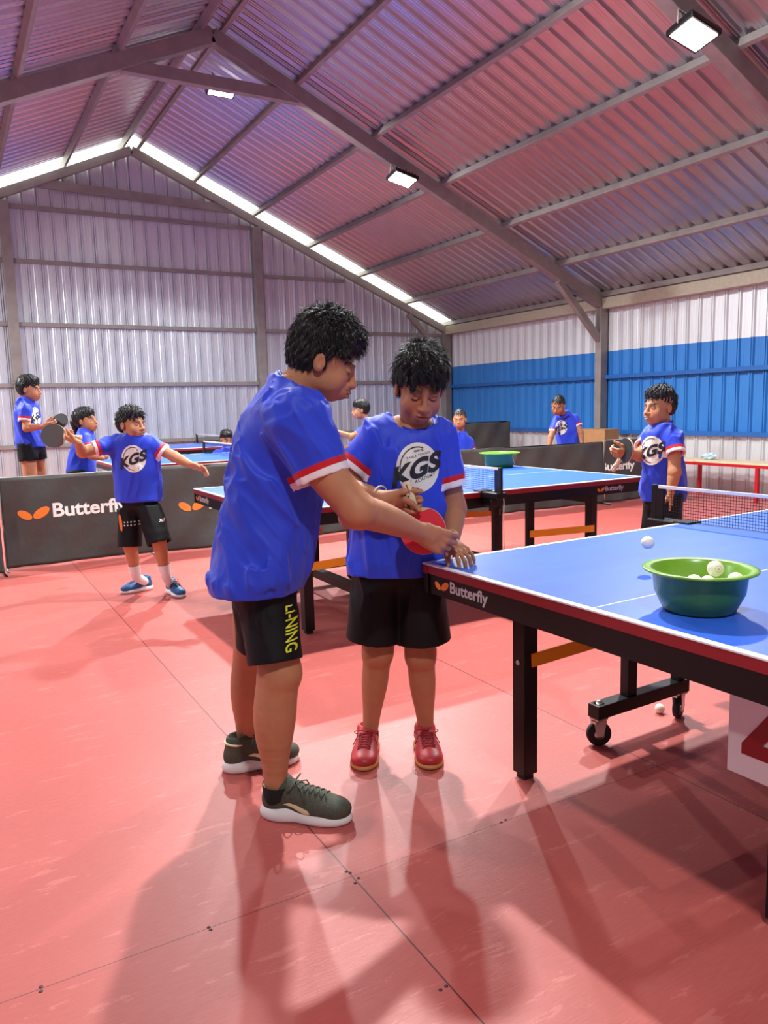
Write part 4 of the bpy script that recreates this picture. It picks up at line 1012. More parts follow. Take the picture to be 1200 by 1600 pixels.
# ------------------------------------------------------------------ people
ANG = math.atan2(RH.y, RH.x)
def slices(rows, w, rot=0.0):
    out = []
    for r in rows:
        v, l, rr, b = r[:4]; ww = w+(r[4] if len(r) > 4 else 0)
        c = J((l+rr)/2, v, ww); a = (rr-l)/2/F_PX*depth_of(c); out.append((c.z, c.x, c.y, a, b, ANG+rot))
    return out
def figure(label, S):
    """S: dict describing one person; see the calls below"""
    h = S['h']; hs = S['hs']; skin = lin(*S.get('skin', (200, 138, 100)))
    g = S['ground']; root = thing('person', label, 'person', (g[0], g[1], 0))
    inv = npv((g[0], g[1], 0))
    def put(name, V, Q, m, parent=root, **k): return np_obj(name, V-inv, Q, m, parent, **k)
    # body: head and neck
    hc = S['head']; M3 = None
    f = Vector(S['hf']).normalized(); u = Vector(S['hu']); u = (u-f*u.dot(f)).normalized(); r = f.cross(u)
    Mi = Matrix(((r.x, r.y, r.z), (f.x, f.y, f.z), (u.x, u.y, u.z)))
    nl = Mi @ (Vector(S['neck'])-hc)
    Vh, Qh = head_parts(hs, nl, S.get('neck_r', .055), S.get('child', 1.0), S.get('open_mouth', False), S.get('hh', .0045), S.get('lf', .002), S.get('jw', 0))
    Ch = head_color(Vh, hs, skin, skin*np.array(S.get('lips', (.80, .55, .52))), S.get('eyes', True), 1.0, S.get('stubble', 0), S.get('smile', False))
    Vh, M3 = pose(Vh, hc, f, u)
    parts = [(Vh, Qh)]; cols = [Ch]
    def addp(P, hh, nails=()):
        V, Q = sdf_mesh(P, hh); C = np.tile(skin, (len(V), 1))
        for c, rr in nails:
            d = np.linalg.norm((V-npv(c))/rr, axis=1); m = 1/(1+np.exp(np.clip((d-1)/.15, -30, 30))); C = C*(1-m[:, None]*.8)+m[:, None]*.8*np.minimum(skin*np.array([1.5, 1.55, 1.6]), 1)
        parts.append((V, Q)); cols.append(C)
    for a in S['arms']:
        P = limb(a['s'], a['e'], a['r'][:3], k=.02)+limb(a['e'], a['w'], a['r'][2:], a.get('bow', (0, 0, 0)), k=.02); nails = []
        if a.get('hand'):
            hp, nails = hand_prims(a['w'], *a['hand']); P += hp
        for q in a.get('extra', []): P.append(pc(*q)); 
        if a.get('tipnail'): nails.append(a['tipnail'])
        addp(P, a.get('h', h), nails)
    for l in S['legs']:
        bw = l.get('bow', (0, 0, 0)); P = limb(l['hip'].lerp(l['knee'], .25), l['knee'], [x*.97 for x in l['rt']])+limb(l['knee'], l['ank'], l['rc'], bw, k=.02)
        P.append(pe(l['knee']-Vector(bw)*.5, (l['rc'][0]*.8,)*3, None, .02))
        addp(P, l.get('h', h*1.3))
    T = ploft([tuple([q[0]+(.10 if i == 0 else 0)]+list(q[1:])) for i, q in enumerate(S['slices']) if i == 0 or q[0] > S['slices'][0][0]+.12], grow=-.016); addp([T], .014)
    V, Q = join(parts); put('body', V, Q, m_skin, col=np.concatenate(cols))
    # hair
    Vr, Qr = hair_mesh(hs, S['hair'], S.get('seed', 1), S.get('hairh', .005), S.get('tufts', 150), S.get('tl', .036)); Vr, _ = pose(Vr, hc, f, u)
    if S.get('tail'):
        P = [pc(a, b, ra, rb, .01) for a, b, ra, rb in S['tail']]; Vt, Qt = sdf_mesh(P, h); Vr, Qr = join([(Vr, Qr), (Vt, Qt)])
    put('hair', Vr, Qr, m_hair)
    # shirt
    sh = S.get('sh', h*1.3); P = [ploft(S['slices'], k=.02)]
    for q in S.get('shirt_extra', []): P.append(q)
    for sl in S['sleeves']:
        P.append(pe(sl['a'], (sl['r0']*.98,)*3, None, .035)); P.append(pcut(sl['a'], sl['b'], sl['sd'], (sl['r0'], sl['r0']), (sl['r1'], sl.get('r1b', sl['r1'])), .014, 'add'))
    for sl in S['sleeves']:
        a, b = Vector(sl['a']), Vector(sl['b']); t = .010 if sh < .006 else .012
        P.append(pcut(a.lerp(b, .80), a.lerp(b, 1.3), sl['sd'], (sl['r1']-t,)*2, (sl['r1']-t, sl.get('r1b', sl['r1'])-t), .002, 'sub'))
    nb = Vector(S.get('collar_c', S['neck'])); nd = (hc-nb).normalized(); nd = (nd+UP*.6).normalized() if S.get('nd') is None else Vector(S['nd']).normalized()
    cr = S.get('collar', .068); rf = S.get('collar_f', cr); nc = nb+nd*S.get('coff', .012); fd_ = Vector(S['hf']); fd_ = (fd_-nd*fd_.dot(nd)).normalized(); sd_ = nd.cross(fd_)
    P.append(pcut(nc-nd*.04, nc+nd*.004, fd_, (rf+.012, cr+.022), (rf+.005, cr+.005), .02))
    ncn, ndn = npv(nc), npv(nd)
    P.append(pcut(nc, nc+nd*.12, fd_, (rf+.018, cr+.018), (rf+.05, cr+.05), .003, 'sub'))
    P.append(pcut(nc-nd*.022, nc+nd*.05, fd_, (rf-.006, cr-.006), (rf-.006, cr-.006), .002, 'sub'))
    calm = [(sl['b'], sl['r1']*1.15) for sl in S['sleeves']]+[(nc, max(cr, rf)*1.25)]
    dsp = folds(S.get('seed', 1), S.get('fold', .006), S.get('fdirs', (UP+RH*.4, UP-RH*.5)), S.get('fsize', .06), calm, S['slices'][0][0])
    hem = S['slices'][0]; 
    V, Q = sdf_mesh(P, sh, dsp, smooth=S.get('shsm', 1))
    tr = np.full(len(V), 1.0)
    for sl in S['sleeves']:
        a, b = npv(sl['a']), npv(sl['b']); ax = (b-a)/np.linalg.norm(b-a); q = V-b; t = -(q@ax); rad = np.linalg.norm(q+t[:, None]*ax, axis=1)
        m = (t < .07) & (rad < sl['r1']*1.35) & (t > -.004); tr[m] = np.minimum(tr[m], t[m])
    st = put('jersey', V, Q, m_shirt, attrs={'trim': tr})
    ring = MB(); o = nd.orthogonal().normalized(); o2 = nd.cross(o); bv = BVHTree.FromPolygons([Vector(p) for p in V.tolist()], Q.tolist()); pts = []
    for k in range(25):
        a = 2*math.pi*k/24; p = nc+fd_*(rf+.003)*math.cos(a)+sd_*(cr+.003)*math.sin(a); pts.append(p-Vector((g[0], g[1], 0)))
    if S.get('ring', True): ring.tube(pts, .0058 if sh < .006 else .007, 8); ring.build('collar', mat('navy_collar', srgb(30, 46, 170), .6), st)
    if S.get('logo'):
        c, xd, ud, rad, stp = S['logo']; o = kgs_print(root, V-inv, Q, Vector(c)-Vector((g[0], g[1], 0)), xd, ud, rad, stp); o.parent = st
    # shorts
    P = []
    for q in S['shorts']: P.append(pcut(*q[:6], ext0=.0) if len(q) > 5 else q)
    lo_ = S['slices'][0]; P.append(pe((S['pelvis'].x, S['pelvis'].y, S['pelvis'].z), S['pr'], Matrix.Rotation(ANG, 3, 'Z'), .03))
    for q in S['shorts']:
        a, b = Vector(q[0]), Vector(q[1]); P.append(pcut(a.lerp(b, .82), a.lerp(b, 1.3), q[2], tuple(x-.010 for x in q[4]), tuple(x-.010 for x in q[4]), .003, 'sub'))
    V2, Q2 = sdf_mesh(P, sh, folds(S.get('seed', 1)+9, S.get('fold', .006)*.6, (UP+RH*.3, UP-RH*.4), .07, [(q[1], max(q[4])*1.45) for q in S['shorts']]), smooth=1)
    so = put('shorts', V2, Q2, m_short)
    res = dict(root=root, shirt=(V-inv, Q, st), shorts=(V2-inv, Q2, so), M3=M3)
    for l in S['legs']:
        if l.get('shoe'):
            he, to, mu, ms, ml = l['shoe']; gg = Vector((g[0], g[1], 0)); up, M4, k = shoe(root, Vector(he)-gg, Vector(to)-gg, l.get('wy', 1.0), mu, ms, ml, l.get('shh', .004), l.get('wz', 1.0)); l['M4'] = M4; l['up'] = up
            sk = MB(); an = Vector(l['ank'])-gg; hl = Vector(he)-gg; foot = hl+(Vector(to)-Vector(he)).normalized()*.05+UP*.06
            top = an+(Vector(l['knee'])-Vector(l['ank'])).normalized()*l.get('sock', .0)
            ra_ = l['rc'][-1]; sk.tube([foot, foot.lerp(an, .6), an, an.lerp(top, .5), top], [ra_+.003, ra_+.004, ra_+.006, ra_+.007+l.get('sock', 0)*.035, ra_+.008+l.get('sock', 0)*.07], 20, cap=False); sk.build('sock', l.get('sm', m_sock), root)
    return res

# ---- the bat held between man and boy and other bats
m_rubber_red = mat('red_bat_rubber', srgb(222, 40, 58), .55); m_rubber_blk = mat('black_bat_rubber', srgb(34, 34, 36), .6)
m_bwood = mat('pale_blade_wood', srgb(214, 186, 148), .5, noise=.1, nscale=40); m_grip = mat('cream_grip', srgb(226, 206, 172), .55)
def bat(label, center, axis, normal, front, backm, sc=1.0, grip=m_grip):
    """axis: from blade centre to the handle end; normal: towards the side showing `front`"""
    Mx = frame(center, axis, Vector(normal).cross(Vector(axis)))   # local x=handle direction, z=normal
    t = thing('table_tennis_bat', label, 'bat', (0, 0, 0)); t.matrix_world = Mx
    def outline(a, b, cut):
        pts = []
        for k in range(56):
            an = 2*math.pi*k/56; x = a*math.cos(an); y = b*math.sin(an); x *= 1.0
            if x > cut: y *= max(.0, 1-((x-cut)/(a-cut))**2*.35); 
            pts.append((x, y))
        return pts
    def slab(name, pts, z0, z1, m, par):
        n = len(pts); v = [(x, y, z0) for x, y in pts]+[(x, y, z1) for x, y in pts]; f = [tuple(range(n))[::-1], tuple(range(n, 2*n))]+[(i, (i+1) % n, n+(i+1) % n, n+i) for i in range(n)]
        return mesh_obj(name, v, f, m, par)
    A, B = .079*sc, .0755*sc
    slab('blade', outline(A, B, .05*sc), -.0033*sc, .0033*sc, m_bwood, t)
    cutx = .060*sc; pr = [(min(x, cutx), y) for x, y in outline(A*.985, B*.985, .05*sc)]
    slab('front_rubber', pr, .0034*sc, .0072*sc, front, t); slab('rear_rubber', pr, -.0072*sc, -.0034*sc, backm, t)
    b_ = MB(); K = 10; prof = []
    for i in range(K):
        q = i/(K-1); x = (.062+.108*q)*sc; wy = (.0135+.003*abs(q-.45)*2)*sc; wz = .0112*sc; prof.append((x, wy, wz))
    n = 16; v = []; f = []
    for x, wy, wz in prof:
        for k in range(n):
            a = 2*math.pi*k/n; c, s_ = math.cos(a), math.sin(a); v.append((x, wy*math.copysign(abs(c)**.7, c), wz*math.copysign(abs(s_)**.7, s_)))
    for i in range(K-1):
        for k in range(n): f.append((i*n+k, i*n+(k+1) % n, (i+1)*n+(k+1) % n, (i+1)*n+k))
    f.append(tuple(range(n))[::-1]); f.append(tuple((K-1)*n+k for k in range(n)))
    b_.add(v, f, 0, True); hd = b_.build('handle', grip, t)
    b_ = MB(); b_.box((.125*sc, -.002*sc, .0108*sc), (.160*sc, .001*sc, .0122*sc)); b_.box((.118*sc, .003*sc, .0108*sc), (.123*sc, .007*sc, .0122*sc)); b_.box((.131*sc, .003*sc, .0108*sc), (.140*sc, .005*sc, .0122*sc)); b_.build('handle_print', m_rubber_blk, hd)
    return t

SK_MAN = (196, 134, 98)
# ===================== man
wm = 2.42
man_sl = slices([(915, 331, 476, .205), (890, 328, 484, .205), (850, 338, 491, .185), (805, 347, 498, .165), (760, 354, 504, .165), (710, 364, 511, .17), (670, 375, 514, .175), (640, 388, 510, .168), (616, 402, 497, .14), (600, 414, 484, .10), (586, 426, 468, .065)], wm)
m_olive = mat('olive_knit_upper', srgb(74, 76, 62), .75, noise=.25, nscale=120, bump=.2, bscale=500); m_wsole = mat('white_foam_sole', srgb(226, 222, 218), .5)
m_olace = mat('olive_lace', srgb(84, 86, 74), .8)
mh = Vector(back_plane(410, 1272, 2, 0)); mt_ = Vector(back_plane(547, 1284, 2, 0)); fh = Vector(back_plane(349, 1206, 2, 0)); ft = Vector(back_plane(466, 1186, 2, 0))
WR = J(654, 831, 2.385); WL = J(598, 780, 2.50)
man = dict(h=.0030, hs=1.03, hh=.0024, ground=(.90, 2.32), head=J(508, 566, 2.43), hf=cv(.90, -.42, .02), hu=cv(.4, 1, -.02), neck=J(455, 615, 2.43), neck_r=.058, child=0, lf=.006, jw=.010,
    skin=SK_MAN, eyes=False, stubble=.8, slices=man_sl, collar=.066, collar_f=.098, coff=.0, collar_c=J(466, 622, 2.42), nd=cv(.82, .57, 0), seed=3,
    hair=dict(top=.040, side=.010, fringe=.062, fwd=.55, lift=.8, nape=.088, tmin=-.075), hairh=.003, tufts=6000, tl=.029,
    arms=[dict(s=J(474, 698, 2.25), e=J(560, 799, 2.22), w=WR, r=[.060, .057, .051, .047, .040, .030], hand=(cv(.80, -.42, .30), cv(.45, .88, .0), cv(-.2, -.1, .95), 1.06, ((.5, .8, .6), (.55, .85, .6), (.6, .9, .6), (.65, .9, .6)), ((.8, -.2, .8), (.3, -.3, .3)), .05), h=.0026, bow=UP*.006),
          dict(s=J(470, 690, 2.60), e=J(500, 752, 2.63), w=WL, r=[.052, .050, .046, .042, .036, .027], hand=(cv(.95, -.22, .22), cv(.22, .95, -.1), cv(-.1, .1, -1), .95, (.8, .9, .9, .9), ((.9, .45, .25), (.25, -.25, -.1)), .03), h=.0026)],
    sleeves=[dict(a=J(466, 655, 2.265), b=J(504, 747, 2.245), sd=cv(1, .3, 0), r0=.092, r1=.078, r1b=.076), dict(a=J(455, 655, 2.56), b=J(480, 730, 2.60), sd=cv(1, .4, 0), r0=.075, r1=.066)],
    fold=.017, fsize=.060, shsm=2, fdirs=(UP-RH*.75, UP-RH*.15), sh=.0042,
    legs=[dict(hip=J(428, 950, 2.345), knee=J(437, 1052, 2.31), ank=J(432, 1240, 2.305), rt=[.066, .067, .066], rc=[.066, .066, .068, .060, .046, .037, .036], bow=FH*0-RH*.012, shoe=(mh, mt_, m_olive, m_wsole, m_olace), shh=.003, sock=.035, h=.004),
          dict(hip=J(403, 940, 2.57), knee=J(394, 1020, 2.64), ank=J(386, 1172, 2.685), rt=[.085, .075, .062], rc=[.062, .062, .062, .055, .042, .036, .036], bow=-RH*.010, shoe=(fh, ft, m_olive, m_wsole, m_olace), shh=.003, sock=.035, h=.004)],
    shorts=[(J(413, 905, 2.365), J(430, 1034, 2.30), RH, (.086, .086), (.086, .088), .02), (J(407, 900, 2.54), J(404, 1008, 2.60), RH, (.092, .092), (.078, .085), .02)],
    pelvis=J(408, 893, wm), pr=(.120, .165, .12))
MAN = figure('man in a blue jersey and olive shoes bending over the bat beside the boy', man)

# ===================== boy in front
wb = 2.72
boy_sl = slices([(893, 542, 699, .120), (860, 545, 699, .118), (800, 553, 698, .118), (750, 562, 699, .118), (710, 568, 703, .118), (684, 573, 703, .108), (668, 582, 697, .088), (656, 598, 684, .068), (648, 614, 672, .055)], wb)
m_redshoe = mat('red_shoe_leather', srgb(178, 38, 46), .45, noise=.2, nscale=30); m_gum = mat('gum_sole', srgb(190, 128, 70), .5); m_redlace = mat('dark_red_lace', srgb(140, 24, 34), .7)
t1 = Vector(back_plane(567, 1206, 2, 0)); t2 = Vector(back_plane(674, 1204, 2, 0)); BW = J(611, 792, 2.565)
hand_tip = Vector(back_plane(728, 879, 2, .772)); LW = Vector(back_plane(706, 846, 2, .835)); LW = J(706, 848, hand_tip.dot(FH)+.085)
bd = (hand_tip-LW).normalized()
boy = dict(h=.0032, hs=.985, hh=.0024, ground=(1.38, 2.42), head=J(656, 607, 2.66), hf=cv(.14, -.46, -.88), hu=cv(.13, .9, -.42), neck=J(645, 664, 2.71), neck_r=.050, child=.9,
    skin=(188, 126, 92), eyes=False, slices=boy_sl, collar=.058, collar_f=.062, coff=.004, collar_c=J(648, 660, 2.70), nd=cv(.05, .88, -.47), seed=5, lips=(.75, .48, .46),
    hair=dict(top=.036, side=.012, fringe=.050, fwd=.5, lift=1.1, nape=.085, tmin=-.07), hairh=.003, tufts=6000, tl=.032,
    arms=[dict(s=J(552, 708, 2.69), e=J(547, 808, 2.66), w=BW, r=[.036, .036, .038, .038, .032, .024], hand=(cv(.88, -.05, -.25), cv(-.05, .25, -.95), cv(.1, -.95, -.2), .88, (.95, 1.0, 1.0, 1.0), ((.7, .7, .1), (.1, 0, .3)), .03), h=.0026,
               extra=[(J(622, 788, 2.50), J(633, 781, 2.465), .0135, .011, .01), (J(633, 781, 2.465), J(644, 787, 2.45), .0105, .0092, .006), (J(644, 787, 2.45), J(655, 797, 2.452), .0090, .0080, .004)], tipnail=(J(655, 796, 2.445), .006)),
          dict(s=J(690, 690, 2.70), e=J(711, 795, 2.70), w=LW, r=[.046, .042, .038, .037, .031, .023], hand=(bd+UP*.22, cv(-.92, -.1, -.25), cv(0, -1, -.25), .80, ((.35, .75, .5), (.4, .8, .5), (.35, .75, .5), (.3, .65, .4)), ((.75, .55, .2), (.2, -.1, .3)), .13), h=.0026)],
    sleeves=[dict(a=J(592, 678, 2.70), b=J(548, 734, 2.68), sd=cv(1, .5, 0), r0=.066, r1=.056), dict(a=J(684, 680, 2.70), b=J(707, 762, 2.68), sd=cv(1, 0, 0), r0=.062, r1=.046)],
    fold=.013, fsize=.055, fdirs=(UP-RH*.12, UP+RH*.45), sh=.0042,
    legs=[dict(hip=J(595, 940, 2.74), knee=J(590, 1020, 2.73), ank=J(578, 1146, 2.785), rt=[.075, .066, .056], rc=[.054, .050, .050, .044, .036, .031, .029], bow=FH*.008, shoe=(t1-cv(-.08, 0, -1).normalized()*.240, t1, m_redshoe, m_gum, m_redlace), wy=1.2, wz=.86, shh=.003, sock=-.02, h=.004),
          dict(hip=J(656, 940, 2.74), knee=J(657, 1024, 2.73), ank=J(666, 1146, 2.785), rt=[.075, .066, .056], rc=[.054, .050, .050, .044, .036, .031, .029], bow=FH*.008, shoe=(t2-cv(.06, 0, -1).normalized()*.240, t2, m_redshoe, m_gum, m_redlace), wy=1.2, wz=.86, shh=.003, sock=-.02, h=.004)],
    shorts=[(J(594, 885, 2.73), J(582, 998, 2.73), RH, (.092, .105), (.098, .105), .02), (J(652, 885, 2.73), J(663, 1000, 2.73), RH, (.092, .105), (.098, .105), .02)],
    pelvis=J(621, 878, wb), pr=(.165, .105, .12),
    logo=(J(653, 731, 2.60), cv(1, .02, 0), UP, .079, .009))
BOY = figure('boy in a club jersey and red shoes looking down at the table corner', boy)
bat('red table tennis bat with a cream handle, held by the man and boy', J(661, 829, 2.475), (J(636, 760, 2.50)-J(661, 829, 2.475)), cv(-.12, .12, -1), m_rubber_red, m_rubber_blk)

# prints on the shorts of the man, the swoosh on his shoes
gM = Vector((.90, 2.32, 0))
def put_print(fig, part, text, M4, x0, y0, x1, y1, m, name, bold=.02, step=.012, shear=0):
    V, Q, o = fig[part]; bv = BVHTree.FromPolygons([Vector(p) for p in V.tolist()], Q.tolist()); tv, tf = text_geom(text, 1, bold, shear=shear); tv = fit(tv, x0, y0, x1, y1)
    v, f = project_geom(tv, tf, M4, bv, .0035, step); q = mesh_obj(name, v, f, m, o); clean_mesh(q); return q
c = J(450, 946, 2.215)-gM
put_print(MAN, 'shorts', 'LI-NING', frame(c, -UP, RH), .018, -.016, .152, .016, m_lime, 'shorts_lettering', .012, .006)
for l in man['legs']:
    M4 = l['M4']; up = l['up']; me = up.data; n = len(me.vertices); co = np.zeros(n*3); me.vertices.foreach_get('co', co); V = co.reshape(-1, 3)
    Q = [tuple(p.vertices) for p in me.polygons]; bv = BVHTree.FromPolygons([Vector(p) for p in V.tolist()], Q)
    top = [(0, .0), (.02, .006), (.045, .001), (.075, -.009), (.083, -.020), (.070, -.026), (.050, -.018), (.025, -.006)]
    Yv = M4.to_3x3() @ Vector((0, -1, 0)); X = M4.to_3x3() @ Vector((1, 0, 0)); o = M4 @ Vector((.085, -.12, .062))
    v, f = project_geom([Vector((p[0]*1.1, p[1]*1.1, 0)) for p in top], [tuple(range(len(top)))], frame(o, X, UP), bv, .0012, .006)
    q = mesh_obj('shoe_logo', v, f, mat('pale_lime_print', srgb(226, 226, 178), .5), up); clean_mesh(q)
    b_ = MB(); pts = [M4 @ Vector((.052+.040*math.cos(a), .036*math.sin(a), .106-.004*math.cos(a))) for a in np.linspace(0, 2*math.pi, 25)]; b_.tube(pts, .0045, 6); b_.build('collar_trim', mat('pale_lime_print', (1, 1, 1, 1)), up)
b_ = MB(); ax = (J(561, 770, 2.60)-J(600, 778, 2.52)).normalized(); c = J(594, 775, 2.515)-gM; o = ax.orthogonal().normalized(); o2 = ax.cross(o)
b_.tube([c+(o*math.cos(a)+o2*math.sin(a))*.033 for a in np.linspace(0, 2*math.pi, 25)], .003, 6); b_.build('bracelet', mat('pale_beads', srgb(220, 220, 190), .4), MAN['root'])

# ===================== generic smaller figures
m_blueshoe = mat('blue_shoe', srgb(36, 92, 150), .5, noise=.3, nscale=30); m_dkshoe = mat('dark_shoe', srgb(40, 40, 46), .5)
def simple(label, w, rows, b, head, hf, hu, hs, neck, arms, feet=None, fdir=None, rot=0.0, shorts_px=None, h=.0055, hair=None, logo=None, legs=None, **kw):
    sl = slices([tuple(r)+(b if len(r) < 4 else 0,) if len(r) < 4 else r for r in rows], w, 0.0)
    if rot: sl = [(z, x, y, a_, b_, an) for (z, x, y, a_, b_, an) in sl]
    hem = sl[0]; hc = Vector((hem[1], hem[2], hem[0])); a0 = min(hem[3], .16); sdv = kw.pop('sdv', RH); sdv = Vector(sdv).normalized()
    hd = kw.pop('hipd', .075); fd = Vector(fdir or cv(0, 0, -1)).normalized(); wh = kw.pop('shoe_m', (m_dkshoe, m_wsole, m_sock)); sm = kw.pop('sockm', m_sock); sk_ = kw.pop('sock', .03)
    L = []
    if legs is None:
        legs = []
        for sgn in (-1, 1):
            hp = hc+sdv*hd*sgn+UP*.03; ft_ = Vector((hp.x, hp.y, 0))+sdv*.03*sgn; kn = hp.lerp(ft_, .48)+fd*.02; kn.z = hp.z*.52; an = ft_+UP*.09; legs.append((hp, kn, an, ft_-fd*.06, ft_+fd*.16))
    k = hs
    for (hp, kn, an, he, to) in legs:
        L.append(dict(hip=hp, knee=kn, ank=an, rt=[.072*k, .064*k, .050*k], rc=[.049*k, .047*k, .046*k, .038*k, .030*k, .028*k], shoe=(he, to)+wh, shh=.006, sock=sk_, sm=sm, h=h*1.3))
    A = []; SLV = []
    for q in arms:
        s_, sle, e_, w_ = q[:4]; A.append(dict(s=s_, e=e_, w=w_, r=[.043*k, .040*k, .036*k, .036*k, .030*k, .023*k], hand=q[4] if len(q) > 4 else None, h=h*.75)); SLV.append(dict(a=s_, b=sle, sd=RH, r0=.064*k, r1=.058*k))
    sh_ = kw.pop('shorts_len', .26); SH = []
    for l in L:
        dr = (l['knee']-l['hip']).normalized(); SH.append((l['hip']+UP*.02, l['hip']+dr*sh_*k, sdv, (.085*k, .092*k), (.086*k, .092*k), .02))
    S = dict(h=h, hs=hs, hh=h*.8, ground=(hem[1], hem[2]), head=head, hf=hf, hu=hu, neck=neck, neck_r=.046, child=1.0, slices=sl, collar=.057*k, hair=dict(hair or dict(top=.018, side=.006, fringe=.052, nape=.088), w=2.2), hairh=h, tufts=kw.pop('tufts', 600), tl=kw.pop('tl', .028),
             arms=A, sleeves=SLV, fold=.013, fsize=.07, sh=h*1.3, legs=L, shorts=SH, pelvis=hc+UP*.03, pr=(max(hem[3]-.02, .1), b*.85, .12), logo=logo, ring=True)
    S.update(kw); return figure(label, S)
def H(d, t, n, s, c=.5, th=((.7, .6, .3), (.2, -.2, .2))): return (d, t, n, s, (c, c, c, c), th, .05)

# swinging boy
w = 5.3
tL = Vector(back_plane(190, 928, 2, 0)); hL = tL-cv(-.75, 0, -.55).normalized()*.23; tR = Vector(back_plane(286, 934, 2, 0)); hR = tR-cv(.62, 0, -.75).normalized()*.24
legs = [(J(203, 800, 5.33), J(203, 850, 5.30), J(213, 902, 5.36), hL, tL), (J(234, 798, 5.28), J(248, 845, 5.22), J(260, 902, 5.27), hR, tR)]
fg = simple('boy in a blue club jersey and white socks swinging a bat before the left banner', w, [(783, 182, 254), (750, 180, 250), (722, 177, 248), (704, 176, 246), (692, 177, 244), (684, 184, 238), (678, 192, 230), (673, 200, 220)], .105,
    J(206, 664, 5.27), cv(.88, .02, -.45), cv(.12, 1, 0), .97, J(209, 684, 5.3),
    [(J(185, 692, 5.28), J(146, 702, 5.2), J(129, 707, 5.15), J(122, 692, 5.08), H(cv(-.9, .42, .0), cv(-.1, .5, -.8), cv(.2, .8, .5), .85, 1.05)),
     (J(236, 694, 5.3), J(257, 708, 5.3), J(273, 714, 5.28), J(298, 726, 5.2), H(cv(.9, -.3, -.1), cv(.1, .6, -.7), cv(0, -.8, .3), .85, .35))],
    legs=legs, seed=11, logo=(J(208, 717, 5.19), cv(1, .02, 0), UP, .086, .02), shoe_m=(m_blueshoe, m_wsole, m_dkshoe), sockm=m_sockw, sock=.10, ring=True, smile=True, open_mouth=True, tufts=500, h=.005, shorts_len=.25, skin=(200, 138, 100))
bat('large grey-black bat in the swinging boy\'s raised hand', J(84, 681, 5.10), cv(.97, -.10, .08), cv(.15, .1, -1), mat('lit_grey_bat_rubber', srgb(84, 82, 80), .6), m_rubber_blk, 1.05)  # black rubber made grey, the light on its face put into the colour
V, Q, so = fg['shorts']; gs = Vector(fg['root'].location)
c = J(192, 823, 5.2)-gs
bv = BVHTree.FromPolygons([Vector(p) for p in V.tolist()], Q.tolist()); dv = []; df = []
for i in range(5):
    for j in range(2):
        n = len(dv); x, y = .021*i, .022*j; dv += [Vector((x, y, 0)), Vector((x+.009, y, 0)), Vector((x+.009, y+.009, 0)), Vector((x, y+.009, 0))]; df.append((n, n+1, n+2, n+3))
v, f = project_geom(dv, df, frame(c, RH, UP), bv, .004, .03); q = mesh_obj('dotted_print', v, f, m_prw, so); clean_mesh(q)
c = J(246, 817, 5.15)-gs; tv, tf = text_geom('XIOM', 1, .03); tv = fit(tv, 0, 0, .06, .02); v, f = project_geom(tv, tf, frame(c, RH, UP), bv, .004, .03); q = mesh_obj('shorts_lettering', v, f, m_prw, so); clean_mesh(q)
e = ellipse_geom(0, 0, .012, .06, .12); c = J(186, 818, 5.2)-gs; v, f = project_geom(e[0], e[1], frame(c, RH, UP), bv, .004, .02); q = mesh_obj('orange_print', v, f, m_orange, so); clean_mesh(q)

# boy at the right
w = 4.8
simple('boy in a club jersey at the right, facing left with a bat behind the net', w, [(782, 1003, 1070), (760, 1001, 1070), (738, 1005, 1068), (712, 1003, 1065), (690, 1003, 1063), (676, 1006, 1060), (668, 1013, 1054), (661, 1020, 1047)], .105,
    J(1030, 637, 4.8), cv(-.92, .0, -.38), cv(-.05, 1, 0), 1.0, J(1035, 663, 4.82),
    [(J(1052, 684, 4.72), J(1057, 710, 4.66), J(1054, 738, 4.66), J(1048, 768, 4.66), H(cv(.15, -1, -.1), cv(-.6, 0, -.4), cv(-.5, 0, .8), .85, .3)),
     (J(1015, 690, 4.92), J(1003, 700, 4.85), J(1000, 712, 4.82), J(983, 706, 4.72), H(cv(-.95, -.1, -.2), cv(-.1, .8, -.4), cv(.3, .2, .9), .85, .9))],
    fdir=cv(-1, 0, -.2), sdv=FH, seed=12, logo=(J(1017, 704, 4.72), cv(.75, 0, -.65), UP, .083, .02), smile=True, ring=True, tufts=600, h=.0048, hair=dict(top=.020, side=.000, fringe=.055, nape=.093, tmin=.03), skin=(206, 144, 104), shorts_len=.30)
bat('black bat with a pale edge held by the boy at the right', J(977, 704, 4.70), cv(-.25, -.75, .6), cv(-.93, .2, -.42), m_rubber_blk, m_rubber_red)
# far left youth
w = 7.4
simple('tall youth in blue jersey and black shorts standing at the far left by the wall', w, [(699, 29, 69), (680, 29, 64), (660, 28, 60), (645, 28, 57), (634, 30, 54), (627, 34, 49), (622, 38, 46)], .165,
    J(46, 609, 7.4), cv(1, -.05, .05), cv(.05, 1, 0), .98, J(42, 623, 7.4),
    [(J(39, 640, 7.24), J(38, 658, 7.22), J(42, 669, 7.22), J(68, 666, 7.2), H(cv(1, .1, 0), cv(0, .8, -.3), cv(0, 0, 1), .9, .8)), (J(42, 640, 7.55), J(46, 658, 7.57), J(52, 668, 7.57), J(72, 668, 7.5), H(cv(1, .1, 0), cv(0, .8, .3), cv(0, 0, -1), .9, .8))],
    fdir=cv(1, 0, 0), sdv=FH, hipd=.09, seed=13, h=.007, hair=dict(top=.028, side=.006, fringe=.052, nape=.088), shorts_len=.16, skin=(200, 136, 100),
    logo=(J(58, 650, 7.38), cv(.45, 0, .9), UP, .08, .03))
bat('black bat held flat by the youth at the far left', J(94, 658, 7.25), cv(-.95, -.2, .0), cv(.15, .45, -.85), m_rubber_blk, m_rubber_red)
